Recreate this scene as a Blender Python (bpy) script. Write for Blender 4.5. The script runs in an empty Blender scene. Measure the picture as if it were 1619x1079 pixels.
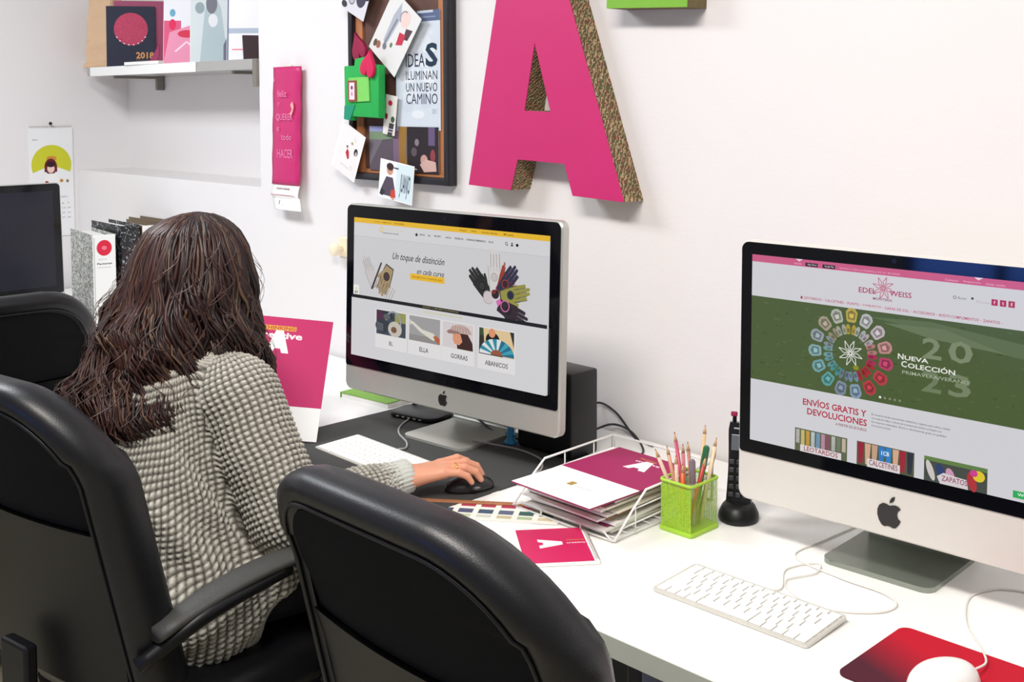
import bpy, bmesh, math, random
import numpy as np
from mathutils import Vector, Matrix, Euler
from mathutils.geometry import tessellate_polygon

random.seed(7)
np.random.seed(7)
SC = bpy.context.scene
COL = SC.collection

# ------------------------------------------------------------------ camera, world, light
YAW, PITCH, ROLL, F_PX, CY = .796, .063, -.0025, 1778.0, 274.5
CAMZ = 1.547
cam_d = bpy.data.cameras.new('camera')
cam = bpy.data.objects.new('camera', cam_d)
COL.objects.link(cam)
fw = Vector((-math.sin(YAW)*math.cos(PITCH), math.cos(YAW)*math.cos(PITCH), -math.sin(PITCH)))
rt = Vector((math.cos(YAW), math.sin(YAW), 0))
up = rt.cross(fw)
r2 = rt*math.cos(ROLL)+up*math.sin(ROLL)
u2 = -rt*math.sin(ROLL)+up*math.cos(ROLL)
m = Matrix((r2, u2, -fw)).transposed().to_4x4()
m.translation = Vector((0, 0, CAMZ))
cam.matrix_world = m
cam_d.sensor_width = 36
cam_d.sensor_fit = 'HORIZONTAL'
cam_d.lens = 36*F_PX/1619
cam_d.shift_y = -(539.5-CY)/1619
cam_d.clip_start = .02
SC.camera = cam

SC.view_settings.view_transform = 'Standard'
SC.view_settings.look = 'None'
SC.view_settings.exposure = 0.0
SC.view_settings.gamma = 1.0
SC.view_settings.use_curve_mapping = False

world = bpy.data.worlds.new('room_world')
SC.world = world
world.use_nodes = True
bg = world.node_tree.nodes['Background']
bg.inputs[0].default_value = (1, .975, .955, 1)
bg.inputs[1].default_value = .25

def area(name, loc, target, sx, sy, power, color=(1, 1, 1)):
    d = bpy.data.lights.new(name, 'AREA')
    d.shape = 'RECTANGLE'
    d.size, d.size_y, d.energy, d.color = sx, sy, power, color
    o = bpy.data.objects.new(name, d)
    COL.objects.link(o)
    o.location = loc
    o.rotation_euler = (Vector(target)-Vector(loc)).to_track_quat('-Z', 'Y').to_euler()
    return o
area('ceiling_panel_light', (-.9, .25, 2.72), (-1.0, 1.1, .7), 1.2, .28, 52, (1, .95, .90))
area('ceiling_panel_light', (-3.3, .5, 2.72), (-3.3, 1.0, 0), 1.2, .5, 44, (.90, .95, 1))
area('ceiling_panel_light', (.9, .3, 2.72), (.3, 1.0, .5), 1.2, .4, 8, (1, .97, .93))

# ------------------------------------------------------------------ helpers
def s2l(c):
    return tuple(((x/255)/12.92 if x/255 <= .04045 else (((x/255)+.055)/1.055)**2.4) for x in c)

MATS = {}
def mat(name, rgb, rough=.5, metal=0.0, spec=.5, noise=.06, nscale=40, bump=0.0, bscale=200, coat=0, sheen=0, alpha=1, trans=0):
    if name in MATS:
        return MATS[name]
    mt = bpy.data.materials.new(name)
    mt.use_nodes = True
    nt = mt.node_tree
    b = nt.nodes['Principled BSDF']
    c = s2l(rgb)
    tc = nt.nodes.new('ShaderNodeTexCoord')
    nz = nt.nodes.new('ShaderNodeTexNoise')
    nz.inputs['Scale'].default_value = nscale
    nt.links.new(tc.outputs['Object'], nz.inputs['Vector'])
    mx = nt.nodes.new('ShaderNodeMix')
    mx.data_type = 'RGBA'
    mx.inputs[6].default_value = (*[v*(1-noise) for v in c], 1)
    mx.inputs[7].default_value = (*[min(1, v*(1+noise)) for v in c], 1)
    nt.links.new(nz.outputs['Fac'], mx.inputs[0])
    nt.links.new(mx.outputs[2], b.inputs['Base Color'])
    b.inputs['Roughness'].default_value = rough
    b.inputs['Metallic'].default_value = metal
    b.inputs['Specular IOR Level'].default_value = spec
    b.inputs['Coat Weight'].default_value = coat
    b.inputs['Sheen Weight'].default_value = sheen
    b.inputs['Alpha'].default_value = alpha
    b.inputs['Transmission Weight'].default_value = trans
    if bump > 0:
        n2 = nt.nodes.new('ShaderNodeTexNoise')
        n2.inputs['Scale'].default_value = bscale
        n2.inputs['Detail'].default_value = 4
        nt.links.new(tc.outputs['Object'], n2.inputs['Vector'])
        bp = nt.nodes.new('ShaderNodeBump')
        bp.inputs['Strength'].default_value = bump
        bp.inputs['Distance'].default_value = .004
        nt.links.new(n2.outputs['Fac'], bp.inputs['Height'])
        nt.links.new(bp.outputs['Normal'], b.inputs['Normal'])
    MATS[name] = mt
    return mt

def attr_mat(name, emit=0.0, rough=.6, spec=.3):
    if name in MATS:
        return MATS[name]
    mt = bpy.data.materials.new(name)
    mt.use_nodes = True
    nt = mt.node_tree
    b = nt.nodes['Principled BSDF']
    at = nt.nodes.new('ShaderNodeAttribute')
    at.attribute_name = 'Col'
    b.inputs['Roughness'].default_value = rough
    b.inputs['Specular IOR Level'].default_value = spec
    if emit:
        b.inputs['Base Color'].default_value = (.01, .01, .012, 1)
        nt.links.new(at.outputs['Color'], b.inputs['Emission Color'])
        b.inputs['Emission Strength'].default_value = emit
    else:
        nt.links.new(at.outputs['Color'], b.inputs['Base Color'])
    MATS[name] = mt
    return mt

def setp(o, label=None, cat=None, group=None, kind=None):
    if label: o['label'] = label
    if cat: o['category'] = cat
    if group: o['group'] = group
    if kind: o['kind'] = kind
    return o

def thing(name, label, cat, loc=(0, 0, 0), rotz=0, group=None):
    o = bpy.data.objects.new(name, None)
    COL.objects.link(o)
    o.empty_display_size = .05
    o.location = loc
    o.rotation_euler = (0, 0, rotz)
    return setp(o, label, cat, group)

def link_mesh(name, me, mats, parent=None, smooth=False, loc=None, rot=None):
    if not isinstance(mats, (list, tuple)):
        mats = [mats]
    for x in mats:
        me.materials.append(x)
    if smooth:
        me.polygons.foreach_set('use_smooth', [True]*len(me.polygons))
    o = bpy.data.objects.new(name, me)
    COL.objects.link(o)
    if parent: o.parent = parent
    if loc: o.location = loc
    if rot: o.rotation_euler = rot
    return o

def obj(name, bm, mats, parent=None, smooth=False, loc=None, rot=None, autos=None):
    me = bpy.data.meshes.new(name)
    bmesh.ops.recalc_face_normals(bm, faces=bm.faces)
    bm.to_mesh(me)
    bm.free()
    o = link_mesh(name, me, mats, parent, smooth, loc, rot)
    if autos:
        me.polygons.foreach_set('use_smooth', [True]*len(me.polygons))
        me.set_sharp_from_angle(angle=math.radians(autos))
    return o

def B():
    return bmesh.new()

def box(bm, lo, hi, bev=0, seg=2, mi=0, M=None):
    lo, hi = Vector(lo), Vector(hi)
    c, s = (lo+hi)/2, hi-lo
    t = bmesh.new()
    bmesh.ops.create_cube(t, size=1, matrix=Matrix.Translation(c) @ Matrix.Diagonal((*s, 1)))
    if bev:
        bmesh.ops.bevel(t, geom=list(t.edges), offset=bev, segments=seg, affect='EDGES', profile=.5)
    merge(bm, t, M, mi)

def merge(bm, t, M=None, mi=0):
    if M is not None:
        bmesh.ops.transform(t, matrix=M, verts=t.verts)
    vm = {v: bm.verts.new(v.co) for v in t.verts}
    for f in t.faces:
        try:
            nf = bm.faces.new([vm[v] for v in f.verts])
            nf.material_index = mi
            nf.smooth = f.smooth
        except ValueError:
            pass
    t.free()

def prism(bm, pts, y0, y1, bev=0, mi=0, M=None, holes=None, side_mi=None, seg=2):
    """polygon in xz extruded along y from y0 (front) to y1"""
    t = bmesh.new()
    loops = [pts]+(holes or [])
    flat = [p for l in loops for p in l]
    tris = tessellate_polygon([[Vector((p[0], p[1], 0)) for p in l] for l in loops]) if holes else None
    F = [t.verts.new((p[0], y0, p[1])) for p in flat]
    Bk = [t.verts.new((p[0], y1, p[1])) for p in flat]
    if holes:
        for a, b, c in tris:
            t.faces.new((F[a], F[b], F[c])); t.faces.new((Bk[c], Bk[b], Bk[a]))
    else:
        t.faces.new(F); t.faces.new(Bk[::-1])
    caps = set(t.faces)
    k = 0
    for l in loops:
        n = len(l)
        for i in range(n):
            j = (i+1) % n
            f = t.faces.new((F[k+i], F[k+j], Bk[k+j], Bk[k+i]))
            if side_mi is not None: f.material_index = side_mi
        k += n
    bmesh.ops.recalc_face_normals(t, faces=t.faces)
    if bev:
        ed = [e for e in t.edges if len(e.link_faces) == 2 and e.calc_face_angle(0) > .3 and (e.link_faces[0] in caps) != (e.link_faces[1] in caps)]
        bmesh.ops.bevel(t, geom=ed, offset=bev, segments=seg, affect='EDGES', profile=.5)
    if M is not None:
        bmesh.ops.transform(t, matrix=M, verts=t.verts)
    vm = {v: bm.verts.new(v.co) for v in t.verts}
    for f in t.faces:
        nf = bm.faces.new([vm[v] for v in f.verts])
        nf.material_index = f.material_index if side_mi is not None else mi
    t.free()

def rrect(w, h, r, n=6, cx=0, cz=0):
    p = []
    rs = r if isinstance(r, (list, tuple)) else [r]*4   # tr, tl, bl, br
    for k, (sx, sz) in enumerate(((1, 1), (-1, 1), (-1, -1), (1, -1))):
        rr = rs[k]
        for i in range(n+1):
            a = math.pi/2*k+math.pi/2*i/n
            p.append((cx+sx*(w/2-rr)+rr*math.cos(a), cz+sz*(h/2-rr)+rr*math.sin(a)))
    return p

def catmull(pts, n=8, closed=False):
    P = [Vector(p) for p in pts]
    out = []
    N = len(P)
    rng = range(N if closed else N-1)
    for i in rng:
        p0 = P[(i-1) % N] if closed or i > 0 else P[0]*2-P[1]
        p1, p2 = P[i], P[(i+1) % N]
        p3 = P[(i+2) % N] if closed or i+2 < N else P[-1]*2-P[-2]
        for k in range(n):
            t = k/n
            out.append(.5*((2*p1)+(-p0+p2)*t+(2*p0-5*p1+4*p2-p3)*t*t+(-p0+3*p1-3*p2+p3)*t**3))
    if not closed: out.append(P[-1])
    return out

def tube(bm, pts, r, n=8, closed=False, caps=True, mi=0):
    P = [Vector(p) for p in pts]
    rr = r if isinstance(r, (list, tuple)) else [r]*len(P)
    rings = []
    prev = None
    for i, p in enumerate(P):
        if closed:
            d = P[(i+1) % len(P)]-P[i-1]
        else:
            d = P[min(i+1, len(P)-1)]-P[max(i-1, 0)]
        d.normalize()
        if prev is None:
            a = Vector((0, 0, 1)) if abs(d.z) < .9 else Vector((1, 0, 0))
            x = d.cross(a).normalized()
        else:
            x = (prev-d*prev.dot(d))
            x = x.normalized() if x.length > 1e-6 else d.orthogonal().normalized()
        prev = x
        y = d.cross(x)
        rings.append([bm.verts.new(p+(x*math.cos(2*math.pi*k/n)+y*math.sin(2*math.pi*k/n))*rr[i]) for k in range(n)])
    R = len(rings)
    for i in range(R if closed else R-1):
        a, b = rings[i], rings[(i+1) % R]
        for k in range(n):
            f = bm.faces.new((a[k], a[(k+1) % n], b[(k+1) % n], b[k])); f.material_index = mi; f.smooth = True
    if caps and not closed:
        bm.faces.new(rings[0][::-1]).material_index = mi
        bm.faces.new(rings[-1]).material_index = mi

def lathe(bm, prof, n=24, M=None, mi=0):
    t = bmesh.new()
    rings = [[t.verts.new((r*math.cos(2*math.pi*k/n), r*math.sin(2*math.pi*k/n), z)) for k in range(n)] for r, z in prof]
    for a, b in zip(rings, rings[1:]):
        for k in range(n):
            f = t.faces.new((a[k], a[(k+1) % n], b[(k+1) % n], b[k])); f.smooth = True
    t.faces.new(rings[0][::-1]); t.faces.new(rings[-1])
    merge(bm, t, M, mi)

def rotz(a, c=(0, 0, 0)):
    return Matrix.Translation(Vector(c)) @ Matrix.Rotation(a, 4, 'Z')

# flat print: coloured shapes in u (right 0..1), v (down 0..1) on a W x H rectangle in local xz facing -y
TXT = {}
def text_tris(s, bold, shear):
    key = (s, bold, shear)
    if key in TXT: return TXT[key]
    cu = bpy.data.curves.new('t', 'FONT')
    cu.body = s
    cu.offset = bold
    cu.shear = shear
    cu.resolution_u = 2
    cu.align_x = 'LEFT'
    o = bpy.data.objects.new('t', cu)
    COL.objects.link(o)
    dg = bpy.context.evaluated_depsgraph_get()
    dg.update()
    me = o.evaluated_get(dg).to_mesh()
    vs = [(v.co.x, v.co.y) for v in me.vertices]
    fs = [tuple(p.vertices) for p in me.polygons]
    o.evaluated_get(dg).to_mesh_clear()
    bpy.data.objects.remove(o)
    bpy.data.curves.remove(cu)
    if not vs: vs = [(0, 0), (1, 1)]
    xs = [v[0] for v in vs]; ys = [v[1] for v in vs]
    TXT[key] = (vs, fs, min(xs), max(xs), min(ys), max(ys))
    return TXT[key]

class Print:
    def __init__(s, W, H, eps=.0001):
        s.W, s.H, s.eps, s.n = W, H, eps, 0
        s.v, s.f, s.c = [], [], []
    def pt(s, u, v):
        return ((u-.5)*s.W, s.n, (.5-v)*s.H)
    def poly(s, uv, col, up=True):
        if up: s.n += 1
        k = len(s.v)
        s.v += [s.pt(*p) for p in uv]
        if len(uv) <= 4:
            s.f.append(tuple(range(k, k+len(uv)))); s.c.append(col)
        else:
            for t in tessellate_polygon([[Vector((p[0], p[1], 0)) for p in uv]]):
                s.f.append(tuple(k+i for i in t)); s.c.append(col)
    def rect(s, u0, v0, u1, v1, col, up=True):
        s.poly([(u0, v0), (u1, v0), (u1, v1), (u0, v1)], col, up)
    def ell(s, u, v, ru, rv, col, n=20, a0=0, a1=360, up=True, rot=0):
        p = []
        asp = s.W/s.H
        for i in range(n):
            a = math.radians(a0+(a1-a0)*i/(n if a1-a0 == 360 else n-1))
            x, y = ru*math.cos(a), rv*math.sin(a)/asp
            x, y = x*math.cos(rot)-y*math.sin(rot), x*math.sin(rot)+y*math.cos(rot)
            p.append((u+x, v+y*asp))
        if a1-a0 != 360: p.append((u, v))
        s.poly(p, col, up)
    def ring(s, u, v, r0, r1, col, n=28, a0=0, a1=360):
        """radii in u units, round in metres"""
        s.n += 1
        asp = s.W/s.H
        for i in range(n):
            a, b = [math.radians(a0+(a1-a0)*(i+q)/n) for q in (0, 1)]
            s.poly([(u+r*math.cos(t), v+r*math.sin(t)*asp) for r, t in ((r0, a), (r1, a), (r1, b), (r0, b))], col, False)
    def line(s, pts, w, col):
        s.n += 1
        asp = s.W/s.H
        for (u0, v0), (u1, v1) in zip(pts, pts[1:]):
            dx, dy = (u1-u0), (v1-v0)/asp
            L = math.hypot(dx, dy) or 1
            nx, ny = -dy/L*w/2, dx/L*w/2*asp
            s.poly([(u0+nx, v0+ny), (u1+nx, v1+ny), (u1-nx, v1-ny), (u0-nx, v0-ny)], col, False)
    def text(s, t, u0, u1, v0, v1, col, bold=0.0, shear=0.0, up=True):
        if up: s.n += 1
        vs, fs, x0, x1, y0, y1 = text_tris(t, bold, shear)
        k = len(s.v)
        for x, y in vs:
            s.v.append(s.pt(u0+(x-x0)/(x1-x0)*(u1-u0), v1-(y-y0)/(y1-y0)*(v1-v0)))
        for f in fs:
            s.f.append(tuple(k+i for i in f)); s.c.append(col)
    def build(s, name, mt, parent=None, M=None):
        gb = {}
        for x, g, z in s.v:
            b = gb.setdefault(g, [x, x, z, z])
            b[0] = min(b[0], x); b[1] = max(b[1], x); b[2] = min(b[2], z); b[3] = max(b[3], z)
        lay = {}
        for g in sorted(gb):
            a = gb[g]
            lay[g] = 1+max([lay[h] for h in lay if gb[h][0] < a[1] and gb[h][1] > a[0] and gb[h][2] < a[3] and gb[h][3] > a[2]], default=0)
        me = bpy.data.meshes.new(name)
        me.from_pydata([(x, -lay[g]*s.eps, z) for x, g, z in s.v], [], s.f)
        me.update()
        at = me.color_attributes.new('Col', 'FLOAT_COLOR', 'CORNER')
        buf = []
        for p, c in zip(me.polygons, s.c):
            buf += (*s2l(c), 1)*len(p.vertices)
        at.data.foreach_set('color', buf)
        # normals toward -y
        bm = bmesh.new(); bm.from_mesh(me)
        bm.faces.ensure_lookup_table()
        fl = [f for f in bm.faces if f.normal.y > 0]
        bmesh.ops.reverse_faces(bm, faces=fl)
        if M is not None: bmesh.ops.transform(bm, matrix=M, verts=bm.verts)
        bm.to_mesh(me); bm.free()
        return link_mesh(name, me, mt, parent)

INK = attr_mat('printed_ink')
GLOW = attr_mat('screen_glow', emit=.92, rough=.25, spec=.35)

# ------------------------------------------------------------------ materials
WALLM = mat('wall_paint', (233, 229, 228), .75, bump=.08, bscale=120, noise=.012, nscale=2.5, spec=.25)
WALLL = WALLM
FLOORM = mat('floor_vinyl', (176, 168, 146), .45, noise=.1, nscale=9, bump=.05)
DESKM = mat('white_laminate', (250, 249, 246), .32, noise=.008, nscale=6)
EDGEM = mat('grey_edge_band', (186, 190, 178), .4, noise=.03)
LEGM = mat('grey_steel_leg', (120, 120, 112), .4, metal=.6)
LEATH = mat('black_leather', (15, 16, 21), .40, noise=.15, nscale=30, bump=.10, bscale=500, spec=.5)
FABR = mat('black_chair_fabric', (17, 19, 22), .85, noise=.2, nscale=300, bump=.35, bscale=900, spec=.2)
PLAST = mat('black_plastic', (11, 12, 15), .42, noise=.08, spec=.4)
ARMM = mat('armrest_rubber', (62, 62, 60), .55, noise=.1, nscale=60, bump=.15)
ALU = mat('brushed_aluminium', (196, 196, 190), .38, metal=.55, noise=.03, nscale=60)
ALUW = mat('pale_aluminium', (226, 222, 216), .36, metal=.25, noise=.02, nscale=60)
BEZ = mat('black_glass_bezel', (10, 11, 16), .06, noise=.1, spec=.35)
SCRB = mat('dark_screen', (22, 22, 36), .12, noise=.25, nscale=5, spec=.4)
WHP = mat('white_plastic', (246, 245, 242), .3, noise=.01, coat=.2)
KEYM = mat('white_keycap', (250, 249, 247), .4, noise=.01)
CABW = mat('white_cable', (236, 232, 226), .4, noise=.02)
CABG = mat('grey_cable', (170, 170, 168), .45, noise=.03)
CABB = mat('black_cable', (28, 26, 28), .45, noise=.05)
PAPER = mat('white_paper', (247, 245, 240), .7, noise=.015, nscale=15)
PAPER2 = mat('cream_paper', (226, 220, 204), .7, noise=.04, nscale=30)
MAG = mat('magenta_card', (200, 36, 108), .45, noise=.04, nscale=10)
WINE = mat('wine_magenta_card', (150, 28, 84), .42, noise=.05, nscale=12)
GREENL = mat('lime_green_card', (120, 176, 48), .5, noise=.04)
GREEN = mat('green_felt', (28, 170, 76), .7, noise=.1, nscale=60, bump=.1)
GREEN2 = mat('light_green_felt', (126, 208, 96), .7, noise=.08, nscale=60)
TEAL = mat('teal_felt', (14, 146, 112), .7, noise=.08)
REDF = mat('crimson_felt', (214, 24, 84), .7, noise=.08, nscale=60)
WINEF = mat('wine_felt', (150, 18, 66), .7, noise=.08, nscale=60)
FRAMEM = mat('black_frame_wood', (24, 22, 30), .35, noise=.2, nscale=20)
CORK = mat('orange_wood_strip', (176, 112, 70), .5, noise=.12, nscale=30)
CORKB = mat('brown_backboard', (96, 66, 56), .7, noise=.2, nscale=40)
STEEL = mat('grey_bracket_steel', (138, 132, 124), .45, metal=.4, noise=.05)
SHELFG = mat('grey_glass_shelf', (168, 166, 162), .3, noise=.04)
KRAFT = mat('kraft_paper', (222, 186, 150), .75, noise=.1, nscale=14, bump=.3, bscale=40)
SKIN = mat('skin', (226, 158, 128), .5, noise=.08, nscale=30, bump=.08, bscale=300)
GOLD = mat('gold_ring', (232, 190, 90), .2, metal=1)
PANTS = mat('black_trousers', (17, 17, 26), .8, noise=.1, nscale=60, bump=.2)
NAVY = mat('navy_cover', (36, 38, 58), .5, noise=.08)
CREAM = mat('cream_plastic', (250, 236, 206), .4, noise=.02)
BLUEP = mat('sky_blue_plastic', (40, 140, 200), .4, noise=.05)
MATP = mat('charcoal_desk_mat', (62, 63, 62), .75, noise=.08, nscale=200, bump=.15, bscale=500)

# twine wrapped sides
def twine_mat():
    mt = bpy.data.materials.new('woven_twine_side')
    mt.use_nodes = True
    nt = mt.node_tree
    b = nt.nodes['Principled BSDF']
    b.inputs['Roughness'].default_value = .85
    tc = nt.nodes.new('ShaderNodeTexCoord')
    mp = nt.nodes.new('ShaderNodeMapping')
    mp.inputs['Rotation'].default_value = (.6, .4, .9)
    w = nt.nodes.new('ShaderNodeTexWave')
    w.inputs['Scale'].default_value = 42
    w.inputs['Distortion'].default_value = 9
    w.inputs['Detail'].default_value = 3
    w.inputs['Detail Scale'].default_value = 2.2
    v = nt.nodes.new('ShaderNodeTexNoise')
    v.inputs['Scale'].default_value = 90
    cr = nt.nodes.new('ShaderNodeValToRGB')
    e = cr.color_ramp
    e.elements[0].color = (*s2l((74, 58, 44)), 1)
    e.elements[1].color = (*s2l((206, 186, 142)), 1)
    x = e.elements.new(.5); x.color = (*s2l((128, 106, 70)), 1)
    cr2 = nt.nodes.new('ShaderNodeValToRGB')
    cr2.color_ramp.elements[0].color = (*s2l((70, 130, 80)), 1)
    cr2.color_ramp.elements[0].position = .36
    cr2.color_ramp.elements[1].color = (*s2l((188, 90, 84)), 1)
    cr2.color_ramp.elements[1].position = .64
    mx = nt.nodes.new('ShaderNodeMix'); mx.data_type = 'RGBA'; mx.inputs[0].default_value = .28
    nt.links.new(tc.outputs['Object'], mp.inputs[0])
    nt.links.new(mp.outputs[0], w.inputs['Vector'])
    nt.links.new(tc.outputs['Object'], v.inputs['Vector'])
    nt.links.new(w.outputs['Fac'], cr.inputs[0])
    nt.links.new(v.outputs['Fac'], cr2.inputs[0])
    nt.links.new(cr.outputs[0], mx.inputs[6]); nt.links.new(cr2.outputs[0], mx.inputs[7])
    nt.links.new(mx.outputs[2], b.inputs['Base Color'])
    bp = nt.nodes.new('ShaderNodeBump'); bp.inputs['Strength'].default_value = .8; bp.inputs['Distance'].default_value = .004
    nt.links.new(w.outputs['Fac'], bp.inputs['Height']); nt.links.new(bp.outputs[0], b.inputs['Normal'])
    return mt
TWINE = twine_mat()

def marble_mat(name, dark, light, scale, pos):
    mt = bpy.data.materials.new(name)
    mt.use_nodes = True
    nt = mt.node_tree
    b = nt.nodes['Principled BSDF']
    b.inputs['Roughness'].default_value = .5
    tc = nt.nodes.new('ShaderNodeTexCoord')
    n = nt.nodes.new('ShaderNodeTexNoise'); n.inputs['Scale'].default_value = scale; n.inputs['Detail'].default_value = 5; n.inputs['Distortion'].default_value = 1.2
    cr = nt.nodes.new('ShaderNodeValToRGB'); cr.color_ramp.elements[0].color = (*s2l(dark), 1); cr.color_ramp.elements[1].color = (*s2l(light), 1)
    cr.color_ramp.elements[0].position = pos-.05; cr.color_ramp.elements[1].position = pos+.08
    nt.links.new(tc.outputs['Object'], n.inputs['Vector']); nt.links.new(n.outputs['Fac'], cr.inputs[0]); nt.links.new(cr.outputs[0], b.inputs['Base Color'])
    return mt
MARB1 = marble_mat('grey_marbled_paper', (96, 100, 98), (212, 214, 206), 110, .49)
MARB2 = marble_mat('black_marbled_paper', (20, 20, 24), (190, 196, 200), 70, .6)

def pad_mat():
    mt = bpy.data.materials.new('red_to_charcoal_print')
    mt.use_nodes = True
    nt = mt.node_tree
    b = nt.nodes['Principled BSDF']
    b.inputs['Roughness'].default_value = .7
    b.inputs['Specular IOR Level'].default_value = .2
    tc = nt.nodes.new('ShaderNodeTexCoord')
    g = nt.nodes.new('ShaderNodeVectorMath'); g.operation = 'DOT_PRODUCT'; g.inputs[1].default_value = (2.2, 5.2, 0)
    cr = nt.nodes.new('ShaderNodeValToRGB')
    cr.color_ramp.elements[0].color = (*s2l((78, 30, 44)), 1); cr.color_ramp.elements[0].position = .05
    cr.color_ramp.elements[1].color = (*s2l((190, 20, 44)), 1); cr.color_ramp.elements[1].position = .62
    nt.links.new(tc.outputs['Object'], g.inputs[0]); ad = nt.nodes.new('ShaderNodeMath'); ad.operation = 'ADD'; ad.inputs[1].default_value = .55
    nt.links.new(g.outputs['Value'], ad.inputs[0]); nt.links.new(ad.outputs[0], cr.inputs[0]); nt.links.new(cr.outputs[0], b.inputs['Base Color'])
    return mt

# ------------------------------------------------------------------ structure
DZ = .75          # desk top height
WY = 2.06         # back wall plane
def struct(name, bm, m_):
    return setp(obj(name, bm, m_), kind='structure')
LX = -4.8          # left wall plane
NX, NZ, NY = -3.325, 1.262, 2.30     # the recess that holds the shelf
bm = B(); box(bm, (LX-.15, -2.5, -.1), (2.6, NY+.12, 0)); struct('floor', bm, FLOORM)
bm = B()
prism(bm, [(LX, 0), (2.6, 0), (2.6, 2.8), (NX, 2.8), (NX, NZ), (LX, NZ)], WY, NY)
box(bm, (LX, NY+.0005, 0), (2.6, NY+.12, 2.8)); struct('wall_back', bm, WALLM)
bm = B(); box(bm, (LX-.15, -2.5, 0), (LX, NY+.12, 2.8)); struct('wall_left', bm, WALLL)
bm = B(); box(bm, (LX, WY-.015, 0), (2.6, WY, .08), .004); struct('baseboard_back', bm, DESKM)
bm = B(); box(bm, (LX, -2.5, 0), (LX+.015, WY-.015, .08), .004); struct('baseboard_left', bm, DESKM)

# bright blue shop window across the room, seen only as a reflection in the right computer's glass
WX0, WX1, WMX, WZ0, WZ1 = -2.46, -1.30, -2.012, .66, 1.15
def glow_mat(name, rgb, st):
    mt = bpy.data.materials.new(name); mt.use_nodes = True
    nt = mt.node_tree; b = nt.nodes['Principled BSDF']
    tc = nt.nodes.new('ShaderNodeTexCoord'); nz = nt.nodes.new('ShaderNodeTexNoise'); nz.inputs['Scale'].default_value = 1.5
    cr = nt.nodes.new('ShaderNodeValToRGB'); c = s2l(rgb)
    cr.color_ramp.elements[0].color = (*[v*.8 for v in c], 1); cr.color_ramp.elements[1].color = (*c, 1)
    nt.links.new(tc.outputs['Object'], nz.inputs['Vector']); nt.links.new(nz.outputs['Fac'], cr.inputs[0]); nt.links.new(cr.outputs[0], b.inputs['Emission Color'])
    b.inputs['Emission Strength'].default_value = st
    return mt
wf = setp(obj('window_front', (lambda m_: (box(m_, (WX0-.06, -2.5, WZ0-.06), (WX1+.06, -2.44, WZ0), .003), box(m_, (WX0-.06, -2.5, WZ1), (WX1+.06, -2.44, WZ1+.06), .003), box(m_, (WX0-.06, -2.5, WZ0), (WX0, -2.44, WZ1), .003), box(m_, (WX1, -2.5, WZ0), (WX1+.06, -2.44, WZ1), .003), box(m_, (WMX-.024, -2.5, WZ0), (WMX+.024, -2.44, WZ1), .003), m_)[-1])(B()), FRAMEM), kind='structure')
for a_, b_ in ((WX0, WMX-.024), (WMX+.024, WX1)):
    bm = B(); box(bm, (a_, -2.48, WZ0), (b_, -2.475, WZ1)); obj('pane', bm, glow_mat('blue_daylight_pane', (40, 118, 250), 5.5), wf)

# ------------------------------------------------------------------ desks
t = thing('desk', 'long white desk along the back wall carrying the two lit computers', 'desk', (-1.1, 1.65, 0))
DX0, DX1, DY0, DY1 = -3.42, 1.3, 1.247, 2.05
bm = B(); box(bm, (DX0+1.1, DY0-1.65+.002, DZ-.033), (DX1+1.1, DY1-1.65, DZ), .0015, 1); obj('tabletop', bm, DESKM, t)
bm = B(); box(bm, (DX0+1.1, DY0-1.65, DZ-.0325), (DX1+1.1, DY0-1.65+.0019, DZ-.0006)); obj('edge_band', bm, EDGEM, t)
bm = B(); box(bm, (DX0+1.15, DY1-1.65-.08, .25), (DX1+1.05, DY1-1.65-.06, DZ-.034)); obj('modesty_panel', bm, EDGEM, t)
for x in (DX0+.06, -1.62, -.2, DX1-.1):
    bm = B()
    box(bm, (x+1.1, DY0-1.65+.06, .0), (x+1.1+.05, DY0-1.65+.11, DZ-.034), .004)
    box(bm, (x+1.1, DY1-1.65-.15, .0), (x+1.1+.05, DY1-1.65-.10, DZ-.034), .004)
    box(bm, (x+1.1, DY0-1.65+.11, DZ-.084), (x+1.1+.05, DY1-1.65-.15, DZ-.034), .004)
    obj('leg_frame', bm, LEGM, t)
t = thing('desk', 'white side desk along the left wall under the dark screen', 'desk', (-3.86, .4, 0))
bm = B(); box(bm, (-.925, -1.6, DZ-.033), (.425, 1.65, DZ), .0015, 1); obj('tabletop', bm, DESKM, t)
for y in (-1.5, -.1, 1.3):
    bm = B(); box(bm, (-.88, y, 0), (-.83, y+.05, DZ-.034), .004); box(bm, (.33, y, 0), (.38, y+.05, DZ-.034), .004); box(bm, (-.83, y, DZ-.084), (.33, y+.05, DZ-.034), .004)
    obj('leg_frame', bm, LEGM, t)

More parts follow.
